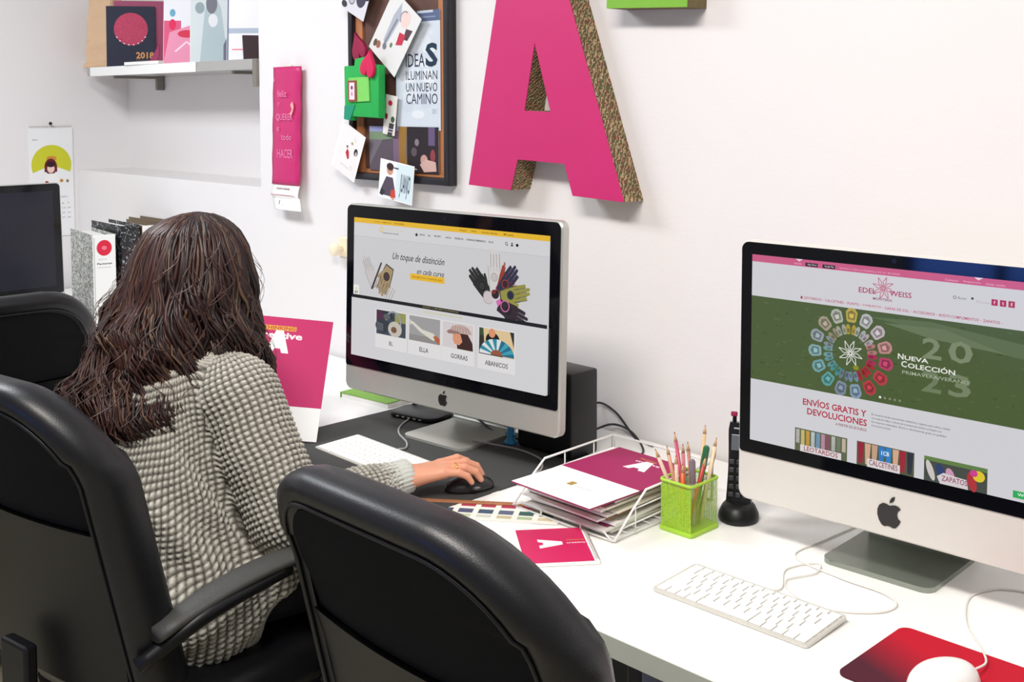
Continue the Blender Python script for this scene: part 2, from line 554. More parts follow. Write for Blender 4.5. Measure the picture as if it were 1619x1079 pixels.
# ------------------------------------------------------------------ office chairs
def chair(loc, rz, label, arms=True, AZ=.70, ZT=1.09):
    t = thing('office_chair', label, 'chair', loc, rz, None)
    W, ZB = .545, .50
    H = ZT-ZB
    # backrest: outline in xz with big upper corners
    def outline(ins, n=10):
        w, h = W-2*ins, H-2*ins
        r1 = max(.02, .165-ins); r2 = max(.02, .09-ins)
        p = rrect(w, h, [r1, r1, r2, r2], n, 0, ZB+H/2)
        return p
    def place(x, y, z):
        yy = y+.42*x*x                     # wraps round the sitter
        k = (z-ZB)
        yy += -.30-.27*k+.10*math.sin(k/H*math.pi)*.35
        zz = z
        if z > ZT-.12: zz += -.35*(x*x)*.6
        return (x, yy, zz)
    prof = [(.055, -.028), (.045, -.034), (.028, -.036), (.012, -.028), (.003, -.012), (0, .008), (.003, .03), (.012, .046), (.03, .058), (.06, .064)]
    bm = B()
    rings = []
    for ins, y in prof:
        rings.append([bm.verts.new(place(x, y, z)) for x, z in outline(ins)])
    for a, b in zip(rings, rings[1:]):
        for i in range(len(a)):
            bm.faces.new((a[i], a[(i+1) % len(a)], b[(i+1) % len(a)], b[i]))
    # front cushion infill with a soft crown, gridded rings
    last = rings[-1]
    for s, y in ((.85, .070), (.6, .076), (.3, .08)):
        o_ = outline(.06)
        cz = ZB+H/2
        ring = [bm.verts.new(place(x*s, y, cz+(z-cz)*s)) for x, z in o_]
        for i in range(len(ring)):
            bm.faces.new((last[i], last[(i+1) % len(ring)], ring[(i+1) % len(ring)], ring[i]))
        last = ring
    c = bm.verts.new(place(0, .081, ZB+H/2))
    for i in range(len(last)): bm.faces.new((last[i], last[(i+1) % len(last)], c))
    back = obj('backrest', bm, LEATH, t, smooth=True)
    # rear panel upper fabric + lower plastic shell
    def sheet(z0, z1, ins, y, thick, nm, m_):
        bm = B()
        nx, nz = 24, 14
        w = W-2*ins
        r = .165-ins+.02
        rb = max(.02, .09-ins)
        g = {}
        for j in range(nz+1):
            z = z0+(z1-z0)*j/nz
            top, bot = ZT-ins, ZB+ins
            hw = w/2
            if z > top-r: hw = w/2-r+math.sqrt(max(0, r*r-(z-top+r)**2))
            if z < bot+rb: hw = w/2-rb+math.sqrt(max(0, rb*rb-(bot+rb-z)**2))
            for i in range(nx+1):
                x = -hw+2*hw*i/nx
                for q, yy in ((0, y-thick), (1, y)):
                    g[i, j, q] = bm.verts.new(place(x, yy, z))
        for j in range(nz):
            for i in range(nx):
                bm.faces.new((g[i, j, 0], g[i+1, j, 0], g[i+1, j+1, 0], g[i, j+1, 0]))
        for j in range(nz):
            for i in (0, nx):
                bm.faces.new((g[i, j, 0], g[i, j+1, 0], g[i, j+1, 1], g[i, j, 1]))
        for i in range(nx):
            for j in (0, nz):
                bm.faces.new((g[i, j, 0], g[i+1, j, 0], g[i+1, j, 1], g[i, j, 1]))
        o = obj(nm, bm, m_, t, autos=40)
        return o
    sheet(.853, ZT-.0465, .046, -.024, .007, 'rear_panel', FABR)
    sheet(ZB+.047, .85, .046, -.024, .016, 'rear_shell', PLAST)
    bm = B()
    tube(bm, [place(x, -.036, z) for x, z in outline(.043)], .0032, 6, closed=True)
    obj('piping', bm, LEATH, t)
    # seat
    bm = B()
    rings = []
    for ins, z in ((.03, .43), (.005, .44), (0, .46), (0, .485), (.008, .505), (.03, .52), (.07, .527)):
        rings.append([bm.verts.new((x, y, z-(.02*((y-.1)/.25)**2 if y > .1 else 0))) for x, y in rrect(.52-2*ins, .50-2*ins, .09, 8, 0, .0)])
    for a, b in zip(rings, rings[1:]):
        for i in range(len(a)): bm.faces.new((a[i], a[(i+1) % len(a)], b[(i+1) % len(a)], b[i]))
    bm.faces.new(rings[0][::-1]); bm.faces.new(rings[-1])
    obj('seat', bm, LEATH, t, smooth=True)
    bm = B(); box(bm, (-.04, -.37, .40), (.04, -.1, .425), .006); box(bm, (-.04, -.40, .40), (.04, -.375, .62), .006); obj('back_bracket', bm, PLAST, t)
    bm = B(); box(bm, (-.12, -.1, .385), (.12, .1, .43), .01); obj('seat_mechanism', bm, PLAST, t)
    if arms:
        for sx in (-1, 1):
            bm = B()
            pts = catmull([(sx*.265, .08, .44), (sx*.315, .09, .46), (sx*.318, .05, AZ-.10), (sx*.30, .0, AZ+.005)], 6)
            tube(bm, pts, .016, 10)
            pts = catmull([(sx*.30, -.04, AZ+.005), (sx*.305, -.22, AZ-.01), (sx*.265, -.335, AZ-.07)], 6)
            tube(bm, pts, .014, 8)
            a = obj('armrest', bm, PLAST, t)
            bm = B()
            # curved pad, wide at the rear and thin at the front
            prof = []
            N = 14
            prevr = None
            for i in range(N+1):
                s = i/N
                y = -.31+.43*s
                x = sx*(.300-.02*math.cos(s*2.6))
                hw = .014+.017*math.sin(math.pi*(.15+.8*s))
                zc = AZ+.030*math.sin(s*math.pi*.85)-(.02*(1-s)**2)
                th = .011
                ring = [bm.verts.new((x+hw*math.cos(a), y, zc+th*math.sin(a)*(1 if math.sin(a) > 0 else 1.3))) for a in [2*math.pi*k/12 for k in range(12)]]
                if prevr:
                    for k in range(12): bm.faces.new((prevr[k], prevr[(k+1) % 12], ring[(k+1) % 12], ring[k]))
                else: bm.faces.new(ring[::-1])
                prevr = ring
            bm.faces.new(prevr)
            obj('armrest_pad', bm, ARMM, a, smooth=True)
    bm = B(); lathe(bm, [(.028, .10), (.028, .26), (.022, .262), (.022, .386)], 16); obj('gas_column', bm, PLAST, t)
    for k in range(5):
        a = 2*math.pi*k/5+.3
        bm = B()
        c, s = math.cos(a), math.sin(a)
        tube(bm, [(c*.02, s*.02, .115), (c*.15, s*.15, .10), (c*.30, s*.30, .075)], [.026, .02, .014], 8)
        leg = obj('base_leg', bm, PLAST, t)
        bm = B()
        M = Matrix.Translation((c*.30, s*.30, .027)) @ Matrix.Rotation(a, 4, 'Z') @ Matrix.Rotation(math.pi/2, 4, 'X')
        lathe(bm, [(.012, -.022), (.024, -.02), (.026, -.012), (.026, -.004), (.012, -.003), (.012, .003), (.026, .004), (.026, .012), (.024, .02), (.012, .022)], 16, M)
        lathe(bm, [(.006, 0), (.006, .035)], 8, Matrix.Translation((c*.30, s*.30, .04)))
        obj('caster', bm, PLAST, leg)
    return t
chair((-1.055, 1.245, 0), 0, 'empty black leather office chair in the foreground, pushed under the desk edge', AZ=.63)
chair((-2.012, 1.095, 0), math.radians(9), 'black leather office chair the woman is sitting in, cut by the left frame edge', ZT=1.105)
chair((-3.20, .985, 0), math.radians(90), 'black leather office chair behind, in front of the dark screen')

# ------------------------------------------------------------------ computers
APPLE = [(0, .30), (.10, .335), (.22, .36), (.36, .33), (.44, .24), (.34, .15), (.31, .02), (.34, -.12), (.45, -.2),
         (.38, -.36), (.27, -.5), (.16, -.53), (.04, -.49), (-.06, -.49), (-.18, -.53), (-.29, -.49), (-.40, -.34), (-.47, -.14), (-.47, .08), (-.40, .25), (-.26, .35), (-.13, .345)]
LEAF = [(.0, .40), (.02, .52), (.09, .63), (.20, .69), (.20, .58), (.14, .47)]
def computer(c, yaw, tilt, SW, SH, tb, bb, ch, foot, label, chinm, lit, side=None):
    OW = SW*1.098
    ztop = SH/2+tb
    zbot = -SH/2-bb-ch
    t = thing('desktop_computer', label, 'computer', (c[0], c[1], DZ), yaw)
    R = Matrix.Translation((0, 0, c[2]-DZ)) @ Matrix.Rotation(-tilt, 4, 'X')
    # casing: rounded slab that bulges behind
    bm = B()
    H = ztop-zbot
    cz = (ztop+zbot)/2
    rings = []
    for ins, y in ((.003, .0005), (.0, .004), (0, .022), (.006, .027), (.06, .036), (.14, .046)):
        rings.append([bm.verts.new(R @ Vector((x, y, z))) for x, z in rrect(OW-2*ins, H-2*ins, max(.004, .017-ins*.3), 6, 0, cz)])
    for a, b in zip(rings, rings[1:]):
        for i in range(len(a)): bm.faces.new((a[i], a[(i+1) % len(a)], b[(i+1) % len(a)], b[i]))
    bm.faces.new(rings[0][::-1]); bm.faces.new(rings[-1])
    obj('casing', bm, chinm, t, autos=35)
    # black glass: rounded top corners
    bm = B()
    gh = SH+tb+bb-.004
    prism(bm, rrect(OW-.008, gh, [.014, .014, .006, .006], 6, 0, ztop-.003-gh/2), -.0016, .0018, M=R)
    obj('glass_bezel', bm, BEZ, t)
    bm = B(); prism(bm, [(-SW/2, -SH/2), (SW/2, -SH/2), (SW/2, SH/2), (-SW/2, SH/2)], -.0021, -.0015, M=R)
    sc = obj('screen', bm, SCRB, t)
    if lit:
        lit.build('screen_image', GLOW, sc, R @ Matrix.Translation((0, -.0022, 0)))
    # logo
    bm = B()
    s = ch*.50
    zc = -SH/2-bb-ch*.52
    prism(bm, [(x*s, z*s+zc) for x, z in APPLE], -.0008, .0006, M=R)
    prism(bm, [(x*s, z*s+zc) for x, z in LEAF], -.0008, .0006, M=R)
    obj('logo', bm, mat('logo_black', (34, 32, 32), .2), t)
    bm = B(); lathe(bm, [(.004, 0), (.004, .0006)], 14, R @ Matrix.Translation((0, -.0016, ztop-tb*.5)) @ Matrix.Rotation(math.pi/2, 4, 'X')); obj('camera_lens', bm, SCRB, t)
    # stand: bent plate
    fx, fy = foot
    lx = Vector((fx-c[0], fy-c[1], 0)); lx.rotate(Euler((0, 0, -yaw)))
    bm = B()
    w = .098
    th = .005
    path = [(lx.y+.004, .0045), (lx.y+.17, .0045), (lx.y+.187, .012), (lx.y+.19, .028), (lx.y+.165, .10), (lx.y+.11, .20), (lx.y+.06, .30)]
    sm = catmull([(0, y, z) for y, z in path], 4)
    prev = None
    for i, p in enumerate(sm):
        d = (sm[min(i+1, len(sm)-1)]-sm[max(0, i-1)]).normalized()
        nrm = Vector((0, -d.z, d.y))*th*.9
        q = i/len(sm)
        ww = w-.012*max(0, q-.4)
        ring = [bm.verts.new((lx.x+sx*ww, p.y+n_.y, p.z+n_.z)) for sx, n_ in ((-1, nrm), (1, nrm), (1, -nrm), (-1, -nrm))]
        if prev:
            for k in range(4): bm.faces.new((prev[k], prev[(k+1) % 4], ring[(k+1) % 4], ring[k]))
        else: bm.faces.new(ring[::-1])
        prev = ring
    bm.faces.new(prev)
    ve = [e for e in bm.edges if abs(e.verts[0].co.y-(lx.y+.004)) < .006 and abs(e.verts[1].co.y-(lx.y+.004)) < .006 and abs(e.verts[0].co.x-e.verts[1].co.x) < 1e-5 and abs(e.verts[0].co.z-e.verts[1].co.z) > .004]
    bmesh.ops.bevel(bm, geom=ve, offset=.02, segments=5, affect='EDGES', profile=.5)
    obj('stand', bm, ALU if chinm is ALU else mat('stand_aluminium', (150, 156, 146), .22, metal=.7), t, autos=30)
    return t

GREY = (207, 206, 208)
# --- left screen: gloves shop page
p = Print(.6068, .3325)
Yl = (232, 184, 40)
p.rect(0, 0, 1, 1, GREY); p.rect(0, 0, 1, .035, Yl)
p.rect(0, .035, 1, .131, (213, 212, 214)); p.rect(0, .131, 1, .1335, (190, 190, 196))
for tx, a, b in (('f', .117, .121), ('t', .128, .133), ('@', .14, .147), ('info@guantes.es', .16, .215), ('+34 912 000 000', .228, .285), ('Contacto', .575, .61), ('Blog', .635, .658), ('Acceso clientes', .685, .76), ('Mi cesta', .79, .835)):
    p.text(tx, a, b, .012, .024, (90, 70, 10), .01)
p.ring(.159, .069, .0075, .0105, (222, 190, 70)); p.text('G u a n t e s', .178, .285, .057, .074, (222, 206, 150))
p.text('complementos de piel', .165, .255, .086, .098, (40, 40, 44), .015)
p.poly([(.3455, .08), (.3535, .068), (.3615, .08), (.359, .08), (.359, .09), (.348, .09), (.348, .08)], (20, 20, 24))
for tx, a, b in (('INICIO', .37, .398), ('ÉL', .415, .43), ('MUJER', .447, .482), ('NIÑOS', .505, .535), ('TENDENCIA', .55, .596), ('GORRAS/SOMBREROS', .61, .705), ('BLOG', .72, .742)):
    p.text(tx, a, b, .071, .083, (40, 40, 46), .02)
p.ring(.803, .076, .004, .006, (20, 20, 24)); p.line([(.807, .084), (.811, .091)], .002, (20, 20, 24))
p.ell(.829, .073, .0035, .0035*1.82, (20, 20, 24)); p.rect(.824, .081, .834, .09, (20, 20, 24), False)
p.ell(.853, .08, .0065, .0065*1.5, (14, 14, 16))
p.text('Un toque de distinción', .224, .502, .222, .285, (30, 28, 32), .006, .42)
p.text('en cada curva', .358, .500, .312, .35, (44, 42, 46), .006, .42)
p.rect(.322, .352, .503, .394, Yl); p.text('DESCUBRE TODA LA COLECCIÓN AQUÍ', .335, .49, .367, .38, (120, 84, 20), .015)
def glove(p, cx, cy, ang, L, w, body, trim, hole=None, knit=None):
    """a fingerless driving glove lying flat: cuff at origin, fingers along ang"""
    asp = p.W/p.H
    def T(x, y):
        a = math.radians(ang)
        X, Y = x*math.cos(a)-y*math.sin(a), x*math.sin(a)+y*math.cos(a)
        return (cx+X, cy+Y*asp)
    p.poly([T(0, -w*.36), T(L*.25, -w*.44), T(L*.62, -w*.5), T(L*.62, w*.5), T(L*.25, w*.44), T(0, w*.36)], trim)
    p.poly([T(L*.04, -w*.32), T(L*.25, -w*.38), T(L*.66, -w*.45), T(L*.66, w*.45), T(L*.25, w*.38), T(L*.04, w*.32)], body)
    for k in range(4):
        y0 = -w*.46+k*w*.235
        l = L*(.88, 1.0, .98, .86)[k]
        p.poly([T(L*.58, y0), T(l, y0+.01*w), T(l+L*.03, y0+w*.1), T(l, y0+w*.2), T(L*.58, y0+w*.2)], body)
        dk = tuple(int(v*.6) for v in trim)
        p.line([T(L*.6, y0+w*.215), T(L*.9, y0+w*.215)], w*.03, dk)
    p.poly([T(L*.18, w*.35), T(L*.42, w*.62), T(L*.56, w*.72), T(L*.58, w*.56), T(L*.42, w*.4)], body)
    if hole:
        p.n += 1
        p.ell(*T(L*.36, 0), w*.27, w*.27*asp, trim); p.ell(*T(L*.36, 0), w*.21, w*.21*asp, hole)
    for k in range(3):
        p.line([T(L*.5, -w*.25+k*w*.25), T(L*.62, -w*.27+k*w*.27)], w*.03, trim)
# left pair
glove(p, .125, .49, -118, .135, .052, (204, 198, 198), (170, 164, 166))
glove(p, .21, .325, 114, .125, .066, (168, 146, 112), (60, 50, 44), (70, 54, 52))
for k in range(9):
    p.line([(.155+.011*k, .39+.012*k), (.125+.011*k, .485+.012*k)], .0018, (130, 112, 84))
p.poly([(.16, .302), (.168, .306), (.115, .505), (.105, .50)], (66, 58, 56))
p.rect(0, .49, .033, .57, (238, 238, 236)); p.text('★', .012, .024, .505, .525, Yl); p.text('4.9', .008, .026, .53, .555, (60, 60, 60), .03)
# fan of gloves on the right
glove(p, .722, .43, -134, .125, .062, (40, 42, 40), (26, 26, 26), (50, 54, 50))
glove(p, .752, .405, -93, .155, .06, (212, 208, 206), (176, 170, 168), (196, 190, 190))
glove(p, .765, .40, -72, .115, .02, (160, 62, 40), (120, 40, 30))
glove(p, .775, .40, -50, .125, .062, (44, 48, 74), (150, 60, 50), (60, 30, 40))
glove(p, .782, .425, -14, .14, .062, (150, 146, 70), (70, 74, 50), (36, 40, 66))
glove(p, .775, .475, 18, .14, .062, (50, 40, 46), (40, 34, 38), (36, 32, 34))
p.ring(.808, .478, .017, .021, (208, 110, 170)); p.poly([(.765, .455), (.785, .432), (.79, .46), (.775, .49)], (214, 112, 176))
p.ell(.722, .44, .026, .04, (206, 196, 196), rot=.8); p.ring(.722, .44, .022, .0235, (150, 130, 140), a0=40, a1=300)
p.ell(.762, .41, .018, .03, (46, 32, 40)); p.ell(.755, .395, .01, .014, (120, 48, 44))
# divider and lower part
p.rect(0, .556, 1, .58, (20, 22, 26)); p.text('GUANTES Y COMPLEMENTOS ARTESANALES', .40, .585, .562, .572, (150, 140, 90), .01)
p.rect(0, .58, 1, 1, (212, 211, 213)); p.text('nuestras categorías destacadas', .404, .605, .592, .608, (206, 196, 90), .01)
for a, b in ((.147, .311), (.33, .493), (.507, .66), (.689, .854)):
    p.rect(a-.006, .632, b+.006, .91, (226, 224, 224))
u0, v0, u1, v1 = .147, .64, .311, .811
p.rect(u0, v0, u1, v1, (62, 74, 84)); p.rect(u0, v0, u0+.05, v0+.1, (80, 44, 70)); p.rect(u1-.06, v0, u1, v0+.07, (148, 150, 90))
p.poly([(u0+.02, v0-.0), (u0+.08, v0), (u0+.10, v0+.05), (u0+.06, v0+.06)], (44, 52, 60))
p.ring(u0+.095, v0+.075, .038, .045, (150, 154, 160)); p.ell(u0+.035, v0+.11, .04, .05, (52, 58, 66)); p.ell(u0+.105, v0+.12, .038, .055, (196, 190, 178)); p.ell(u0+.10, v0+.125, .016, .022, (120, 86, 66)); p.ell(u0+.06, v0+.04, .02, .02, (90, 96, 96))
for k in range(5): p.line([(u0+.002, v0+.09+.012*k), (u0+.04, v0+.10+.011*k)], .003, (110, 116, 124))
u0, u1 = .33, .493
p.rect(u0, v0, u1, v1, (160, 158, 158)); p.rect(u0, v0+.13, u1, v1, (142, 140, 138))
p.poly([(u0+.005, v0+.045), (u0+.02, v0+.04), (u0+.07, v0+.085), (u0+.13, v0+.10), (u0+.145, v0+.13), (u0+.13, v0+.15), (u0+.06, v0+.105)], (218, 214, 202)); p.poly([(u0+.128, v0+.12), (u0+.145, v0+.11), (u1, v0+.13), (u1, v1), (u0+.14, v0+.15)], (180, 100, 64))
for k in range(4): p.line([(u0+.02-.004*k, v0+.05+.004*k), (u0+.0+.002*k, v0+.03+.012*k)], .003, (230, 226, 216))
u0, u1 = .507, .66
p.rect(u0, v0, u1, v1, (214, 206, 206)); p.poly([(u0+.06, v0+.07), (u0+.12, v0+.05), (u0+.15, v0+.12), (u1, v1), (u0+.075, v1), (u0+.07, v0+.12)], (62, 36, 32)); p.poly([(u0+.052, v0+.07), (u0+.09, v0+.07), (u0+.10, v0+.12), (u0+.085, v0+.145), (u0+.06, v0+.14), (u0+.052, v0+.11)], (218, 150, 116))
p.ell(u0+.09, v0+.065, .056, .058, (196, 172, 164), a0=180, a1=360); p.poly([(u0+.02, v0+.065), (u0+.034, v0+.05), (u0+.085, v0+.055), (u0+.08, v0+.07), (u0+.03, v0+.078)], (150, 118, 112))
for k in range(7): p.line([(u0+.045+.015*k, v0+.06), (u0+.055+.011*k, v0+.018)], .0025, (150, 116, 110))
u0, u1 = .689, .854
p.rect(u0, v0, u1, v1, (50, 48, 42)); p.rect(u0, v0, u0+.05, v0+.05, (60, 80, 50)); p.poly([(u0+.02, v0), (u1-.02, v0), (u1, v0+.10), (u1, v1), (u1-.05, v1), (u0+.08, v0+.06), (u0+.025, v0+.09)], (222, 196, 150)); p.ell(u0+.065, v0+.07, .033, .05, (20, 20, 24)); p.ell(u0+.062, v0+.025, .016, .03, (220, 150, 110))
p.n += 1
for k in range(12):
    a0 = 180+15*k
    p.ell(u0+.085, v0+.165, .082, .105, ((222, 224, 226), (40, 140, 160), (60, 160, 178), (34, 110, 140))[(k % 2)+(2 if k > 6 else 0) if k > 3 else (0 if k % 2 == 0 else 1)], n=4, a0=a0, a1=a0+15, up=False)
p.ell(u0+.085, v0+.165, .028, .036, (150, 86, 60), a0=180, a1=360)
for tx, c_, w_ in (('ÉL', .231, .022), ('ELLA', .41, .048), ('GORRAS', .592, .084), ('ABANICOS', .773, .108)):
    p.text(tx, c_-w_/2, c_+w_/2, .848, .88, (96, 98, 104), .02)
computer((-1.8952, 1.6416, 1.1058), .0849, .0302, .6068, .3325, .0323, .0295, .0579, (-1.972, 1.66),
         'silver desktop computer in front of the woman showing a web page of gloves', ALU, p)

# --- right screen: children's footwear page
p = Print(.5238, .3338)
PK = (204, 92, 132); G2 = (212, 211, 215)
p.rect(0, 0, 1, 1, G2); p.rect(0, 0, 1, .037, PK)
p.poly([(.163, 0), (.19, 0), (.1765, .013)], (240, 214, 224)); p.poly([(.745, 0), (.772, 0), (.7585, .013)], (240, 214, 224))
for a, tx in ((.199, 'App Store'), (.26, 'Google Play')):
    p.rect(a, .015, a+.044, .033, (30, 26, 30)); p.text(tx, a+.007, a+.04, .019, .029, (226, 220, 224), .01)
p.text('INICIAR', .158, .185, .02, .029, (240, 190, 206)); p.text('ENVÍOS A TODA LA PENÍNSULA EN 24 / 48 HORAS', .32, .52, .018, .029, (236, 170, 192), .006)
p.text('Contacto', .66, .70, .02, .03, (240, 190, 206)); p.text('Regístrate', .715, .765, .02, .03, (240, 190, 206)); p.text('Iniciar sesión', .78, .835, .02, .03, (240, 190, 206))
def flower(p, u, v, R, col, w, n=8):
    asp = p.W/p.H
    p.n += 1
    for k in range(n):
        a = 2*math.pi*k/n+.2
        q = lambda r, t: (u+r*math.cos(t), v+r*math.sin(t)*asp)
        for s in (-1, 1):
            p.n -= 1
            p.line([q(R*.14, a), q(R*.55, a+s*.26), q(R, a+.1)], w, col)
    p.ring(u, v, R*.08, R*.14, col)
flower(p, .467, .100, .036, (196, 84, 116), .0022)
p.text('EDEL', .386, .444, .108, .134, (172, 40, 84), .012); p.text('WEISS', .488, .558, .108, .134, (172, 40, 84), .012)
p.text('MONTERIA', .434, .497, .15, .163, (140, 60, 84), .01)
p.poly([(.182, .197), (.187, .188), (.192, .197), (.19, .197), (.19, .205), (.184, .205), (.184, .197)], (172, 40, 84))
x = .196
for tx, w_ in (('LEOTARDOS', .062), ('CALCETINES', .065), ('PUNTO', .04), ('CONJUNTOS', .06), ('GAFAS DE SOL', .078), ('ACCESORIOS', .068), ('BODYS COMPLEMENTOS', .118), ('ZAPATOS', .048)):
    p.text(tx, x, x+w_, .19, .203, (190, 66, 104), .012); p.ell(x+w_+.006, .197, .0012, .0018, (190, 66, 104)); x += w_+.0125
p.ring(.69, .104, .0035, .005, (60, 60, 70)); p.text('Buscar', .70, .725, .098, .11, (90, 90, 98))
p.ell(.742, .10, .004, .006, (70, 70, 90)); p.text('Mi cuenta', .755, .792, .106, .117, (190, 170, 180))
for k, g in enumerate('ftg'):
    p.rect(.797+.024*k, .092, .815+.024*k, .121, (176, 40, 80)); p.text(g, .803+.024*k, .809+.024*k, .099, .114, (240, 200, 214), .02)
# grass banner
p.rect(0, .22, 1, .668, (74, 92, 48))
rr = random.Random(3)
p.n += 1
for k in range(420):
    u, v = rr.random()*.99, .224+rr.random()*.43
    g = rr.choice([(82, 102, 54), (66, 84, 42), (78, 98, 56), (88, 104, 62), (62, 80, 42)])
    s = .004+rr.random()*.006
    p.rect(u, v, min(1, u+s*rr.random()*2), min(.667, v+s*.9), g, False)
p.poly([(.42, .25), (.62, .235), (.99, .30), (.99, .36), (.86, .345), (.60, .28)], (92, 110, 72))
p.poly([(.47, .27), (.66, .262), (.85, .34), (.62, .315)], (104, 120, 84))
asp = .5238/.3338
cols = [(200, 176, 60), (196, 198, 196), (204, 190, 196), (204, 140, 134), (200, 44, 96), (196, 40, 54), (190, 40, 48), (130, 160, 186), (120, 140, 160), (80, 166, 160), (110, 170, 170), (132, 178, 178), (150, 166, 170), (170, 160, 130), (186, 190, 170)]
cu, cv = .360, .446
for i, c_ in enumerate(cols):
    a = -math.pi/2+2*math.pi*i/len(cols)+.03
    c_ = tuple(int(v*.8+26) for v in c_)
    for rad, L, w_, off in ((.121, .044, .040, 0), (.0755, .031, .0145, .055), (.0755, .031, .0145, -.055)):
        a2 = a+off*2.2
        dk = tuple(int(v*.72) for v in c_)
        q = lambda r, s: (cu+r*math.cos(a2)-s*math.sin(a2), cv+(r*math.sin(a2)+s*math.cos(a2))*asp)
        r0, r1 = rad-L/2, rad+L/2
        if off: c_ = tuple(int(v*.86) for v in cols[i])
        p.poly([q(r0, -w_*.3), q(r0+L*.15, -w_*.42), q(r1-L*.25, -w_*.5), q(r1, -w_*.28), q(r1+L*.06, 0), q(r1, w_*.28), q(r1-L*.25, w_*.5), q(r0+L*.15, w_*.42), q(r0, w_*.3)], c_)
        if off == 0:
            p.poly([q(r0+L*.2, -w_*.28), q(r1-L*.3, -w_*.34), q(r1-L*.1, 0), q(r1-L*.3, w_*.34), q(r0+L*.2, w_*.28)], dk)
            p.poly([q(r0+L*.32, -w_*.14), q(r1-L*.38, -w_*.2), q(r1-L*.38, w_*.2), q(r0+L*.32, w_*.14)], tuple(min(255, int(v*1.15)) for v in c_))
        else:
            p.poly([q(r0+L*.2, -w_*.25), q(r1-L*.4, -w_*.3), q(r1-L*.4, w_*.3), q(r0+L*.2, w_*.25)], dk)
flower(p, .362, .446, .042, (240, 240, 236), .0022); p.ell(.382, .515, .01, .012, (140, 140, 30))
p.text('2', .595, .655, .312, .412, (124, 138, 106), .02); p.text('0', .675, .748, .308, .412, (124, 138, 106), .02)
p.text('2', .596, .656, .468, .572, (110, 126, 92), .02); p.text('3', .678, .745, .465, .572, (118, 132, 100), .02)
p.text('N', .519, .537, .408, .436, (236, 236, 228), .02); p.text('UEVA', .540, .615, .414, .436, (236, 236, 228), .02)
p.text('C', .530, .548, .442, .472, (236, 236, 228), .02); p.text('OLECCIÓN', .551, .697, .442, .472, (236, 236, 228), .02)
p.text('PRIMAVERA/VERANO', .534, .738, .488, .505, (170, 180, 156), .006)
for k in range(5): p.ell(.464+.016*k, .64, .004, .006, (240, 240, 236) if k == 0 else (130, 142, 110))
RD = (178, 40, 66)
p.text('ENVÍOS GRATIS Y', .198, .420, .712, .754, RD, .022); p.text('DEVOLUCIONES', .214, .422, .766, .8, RD, .022)
p.text('A PARTIR DE 50 EUROS', .316, .421, .812, .826, (130, 60, 74), .01)
body = ['En nuestra tienda encontrarás calcetines y zapatos para niños y bebés', 'con todas las tallas y colores de la temporada, hechos en España con', 'los mejores materiales. Envíos y devoluciones gratis en pedidos', 'de más de cincuenta euros en toda la península']
for k, tx in enumerate(body): p.text(tx, .437, (.686, .66, .675, .50)[k], .728+.0185*k, .74+.0185*k, (84, 84, 92), .008)
u0, v0, u1, v1 = .171, .881, .357, 1
p.rect(u0, v0, u1, v1, (92, 100, 72))
for k, c_ in enumerate([(196, 190, 186), (214, 196, 120), (214, 160, 60), (196, 206, 214), (120, 160, 200), (206, 150, 180), (150, 70, 110), (200, 204, 196), (120, 130, 110), (206, 190, 170)]):
    p.rect(u0+.004+.0182*k, v0+.006, u0+.017+.0182*k, v0+.07+.03*rr.random(), c_, False)
p.rect(u0+.02, .965, u1-.02, 1, (222, 216, 216)); p.text('LEOTARDOS', u0+.034, u1-.032, .969, .993, (150, 40, 66), .01)
u0, u1 = .39, .578
p.rect(u0, v0, u1, v1, (80, 84, 62))
for k, c_ in enumerate([(150, 30, 50), (214, 170, 140), (196, 160, 130), (44, 120, 190), (44, 130, 196), (214, 170, 140), (160, 30, 50), (40, 44, 60)]):
    p.poly([(u0+.004+.023*k, v0+.004), (u0+.024+.023*k, v0+.004), (u0+.019+.023*k, v1-.01), (u0+.006+.023*k, v1-.01)], c_)
p.rect(u0+.08, v0+.02, u0+.11, v0+.05, (44, 130, 196)); p.text('1CB', u0+.082, u0+.108, v0+.024, v0+.045, (230, 236, 240), .02)
p.rect(u0+.035, .958, u1-.045, 1, (222, 216, 216)); p.text('CALCETINES', u0+.042, u1-.052, .962, .989, (140, 40, 80), .01)
u0, u1 = .609, .799
p.rect(u0, v0, u1, v1, (66, 72, 64)); p.rect(u0, v0, u1, v0+.02, (96, 128, 66))
p.ell(u0+.02, v0+.065, .01, .05, (206, 200, 196), rot=-.35); p.ell(u0+.145, v0+.08, .013, .045, (176, 44, 50), rot=-.3); p.ell(u0+.165, v0+.045, .018, .026, (226, 200, 40)); p.ell(u0+.15, v0+.035, .012, .016, (206, 60, 140))
p.ell(u0+.05, v0+.055, .012, .03, (40, 60, 110), rot=-.4); p.ell(u0+.08, v0+.065, .012, .03, (206, 150, 180), rot=-.4)
p.poly([(u0+.04, .968), (u0+.06, .945), (u0+.1, .952), (u0+.13, .955), (u0+.135, 1), (u0+.05, 1)], (214, 208, 210)); p.text('ZAPATOS', u0+.055, u0+.132, .958, .984, (150, 40, 96), .01)
p.rect(.872, .952, .97, .985, (40, 170, 84)); p.text('WhatsApp', .885, .955, .96, .978, (230, 246, 234), .02)
computer((-.8573, 1.7036, 1.1104), .0377, .0055, .5238, .3338, .0245, .0252, .0865, (-.89, 1.712),
         'white-fronted desktop computer at the right showing a web page of children\'s shoes', ALUW, p)

# --- dark screen on the side desk
computer((-3.935, 1.30, 1.075), math.pi/2, .04, .60, .335, .028, .026, .06, (-3.93, 1.30),
         'switched-off dark desktop computer at the far left by the marbled binders', ALU, None)

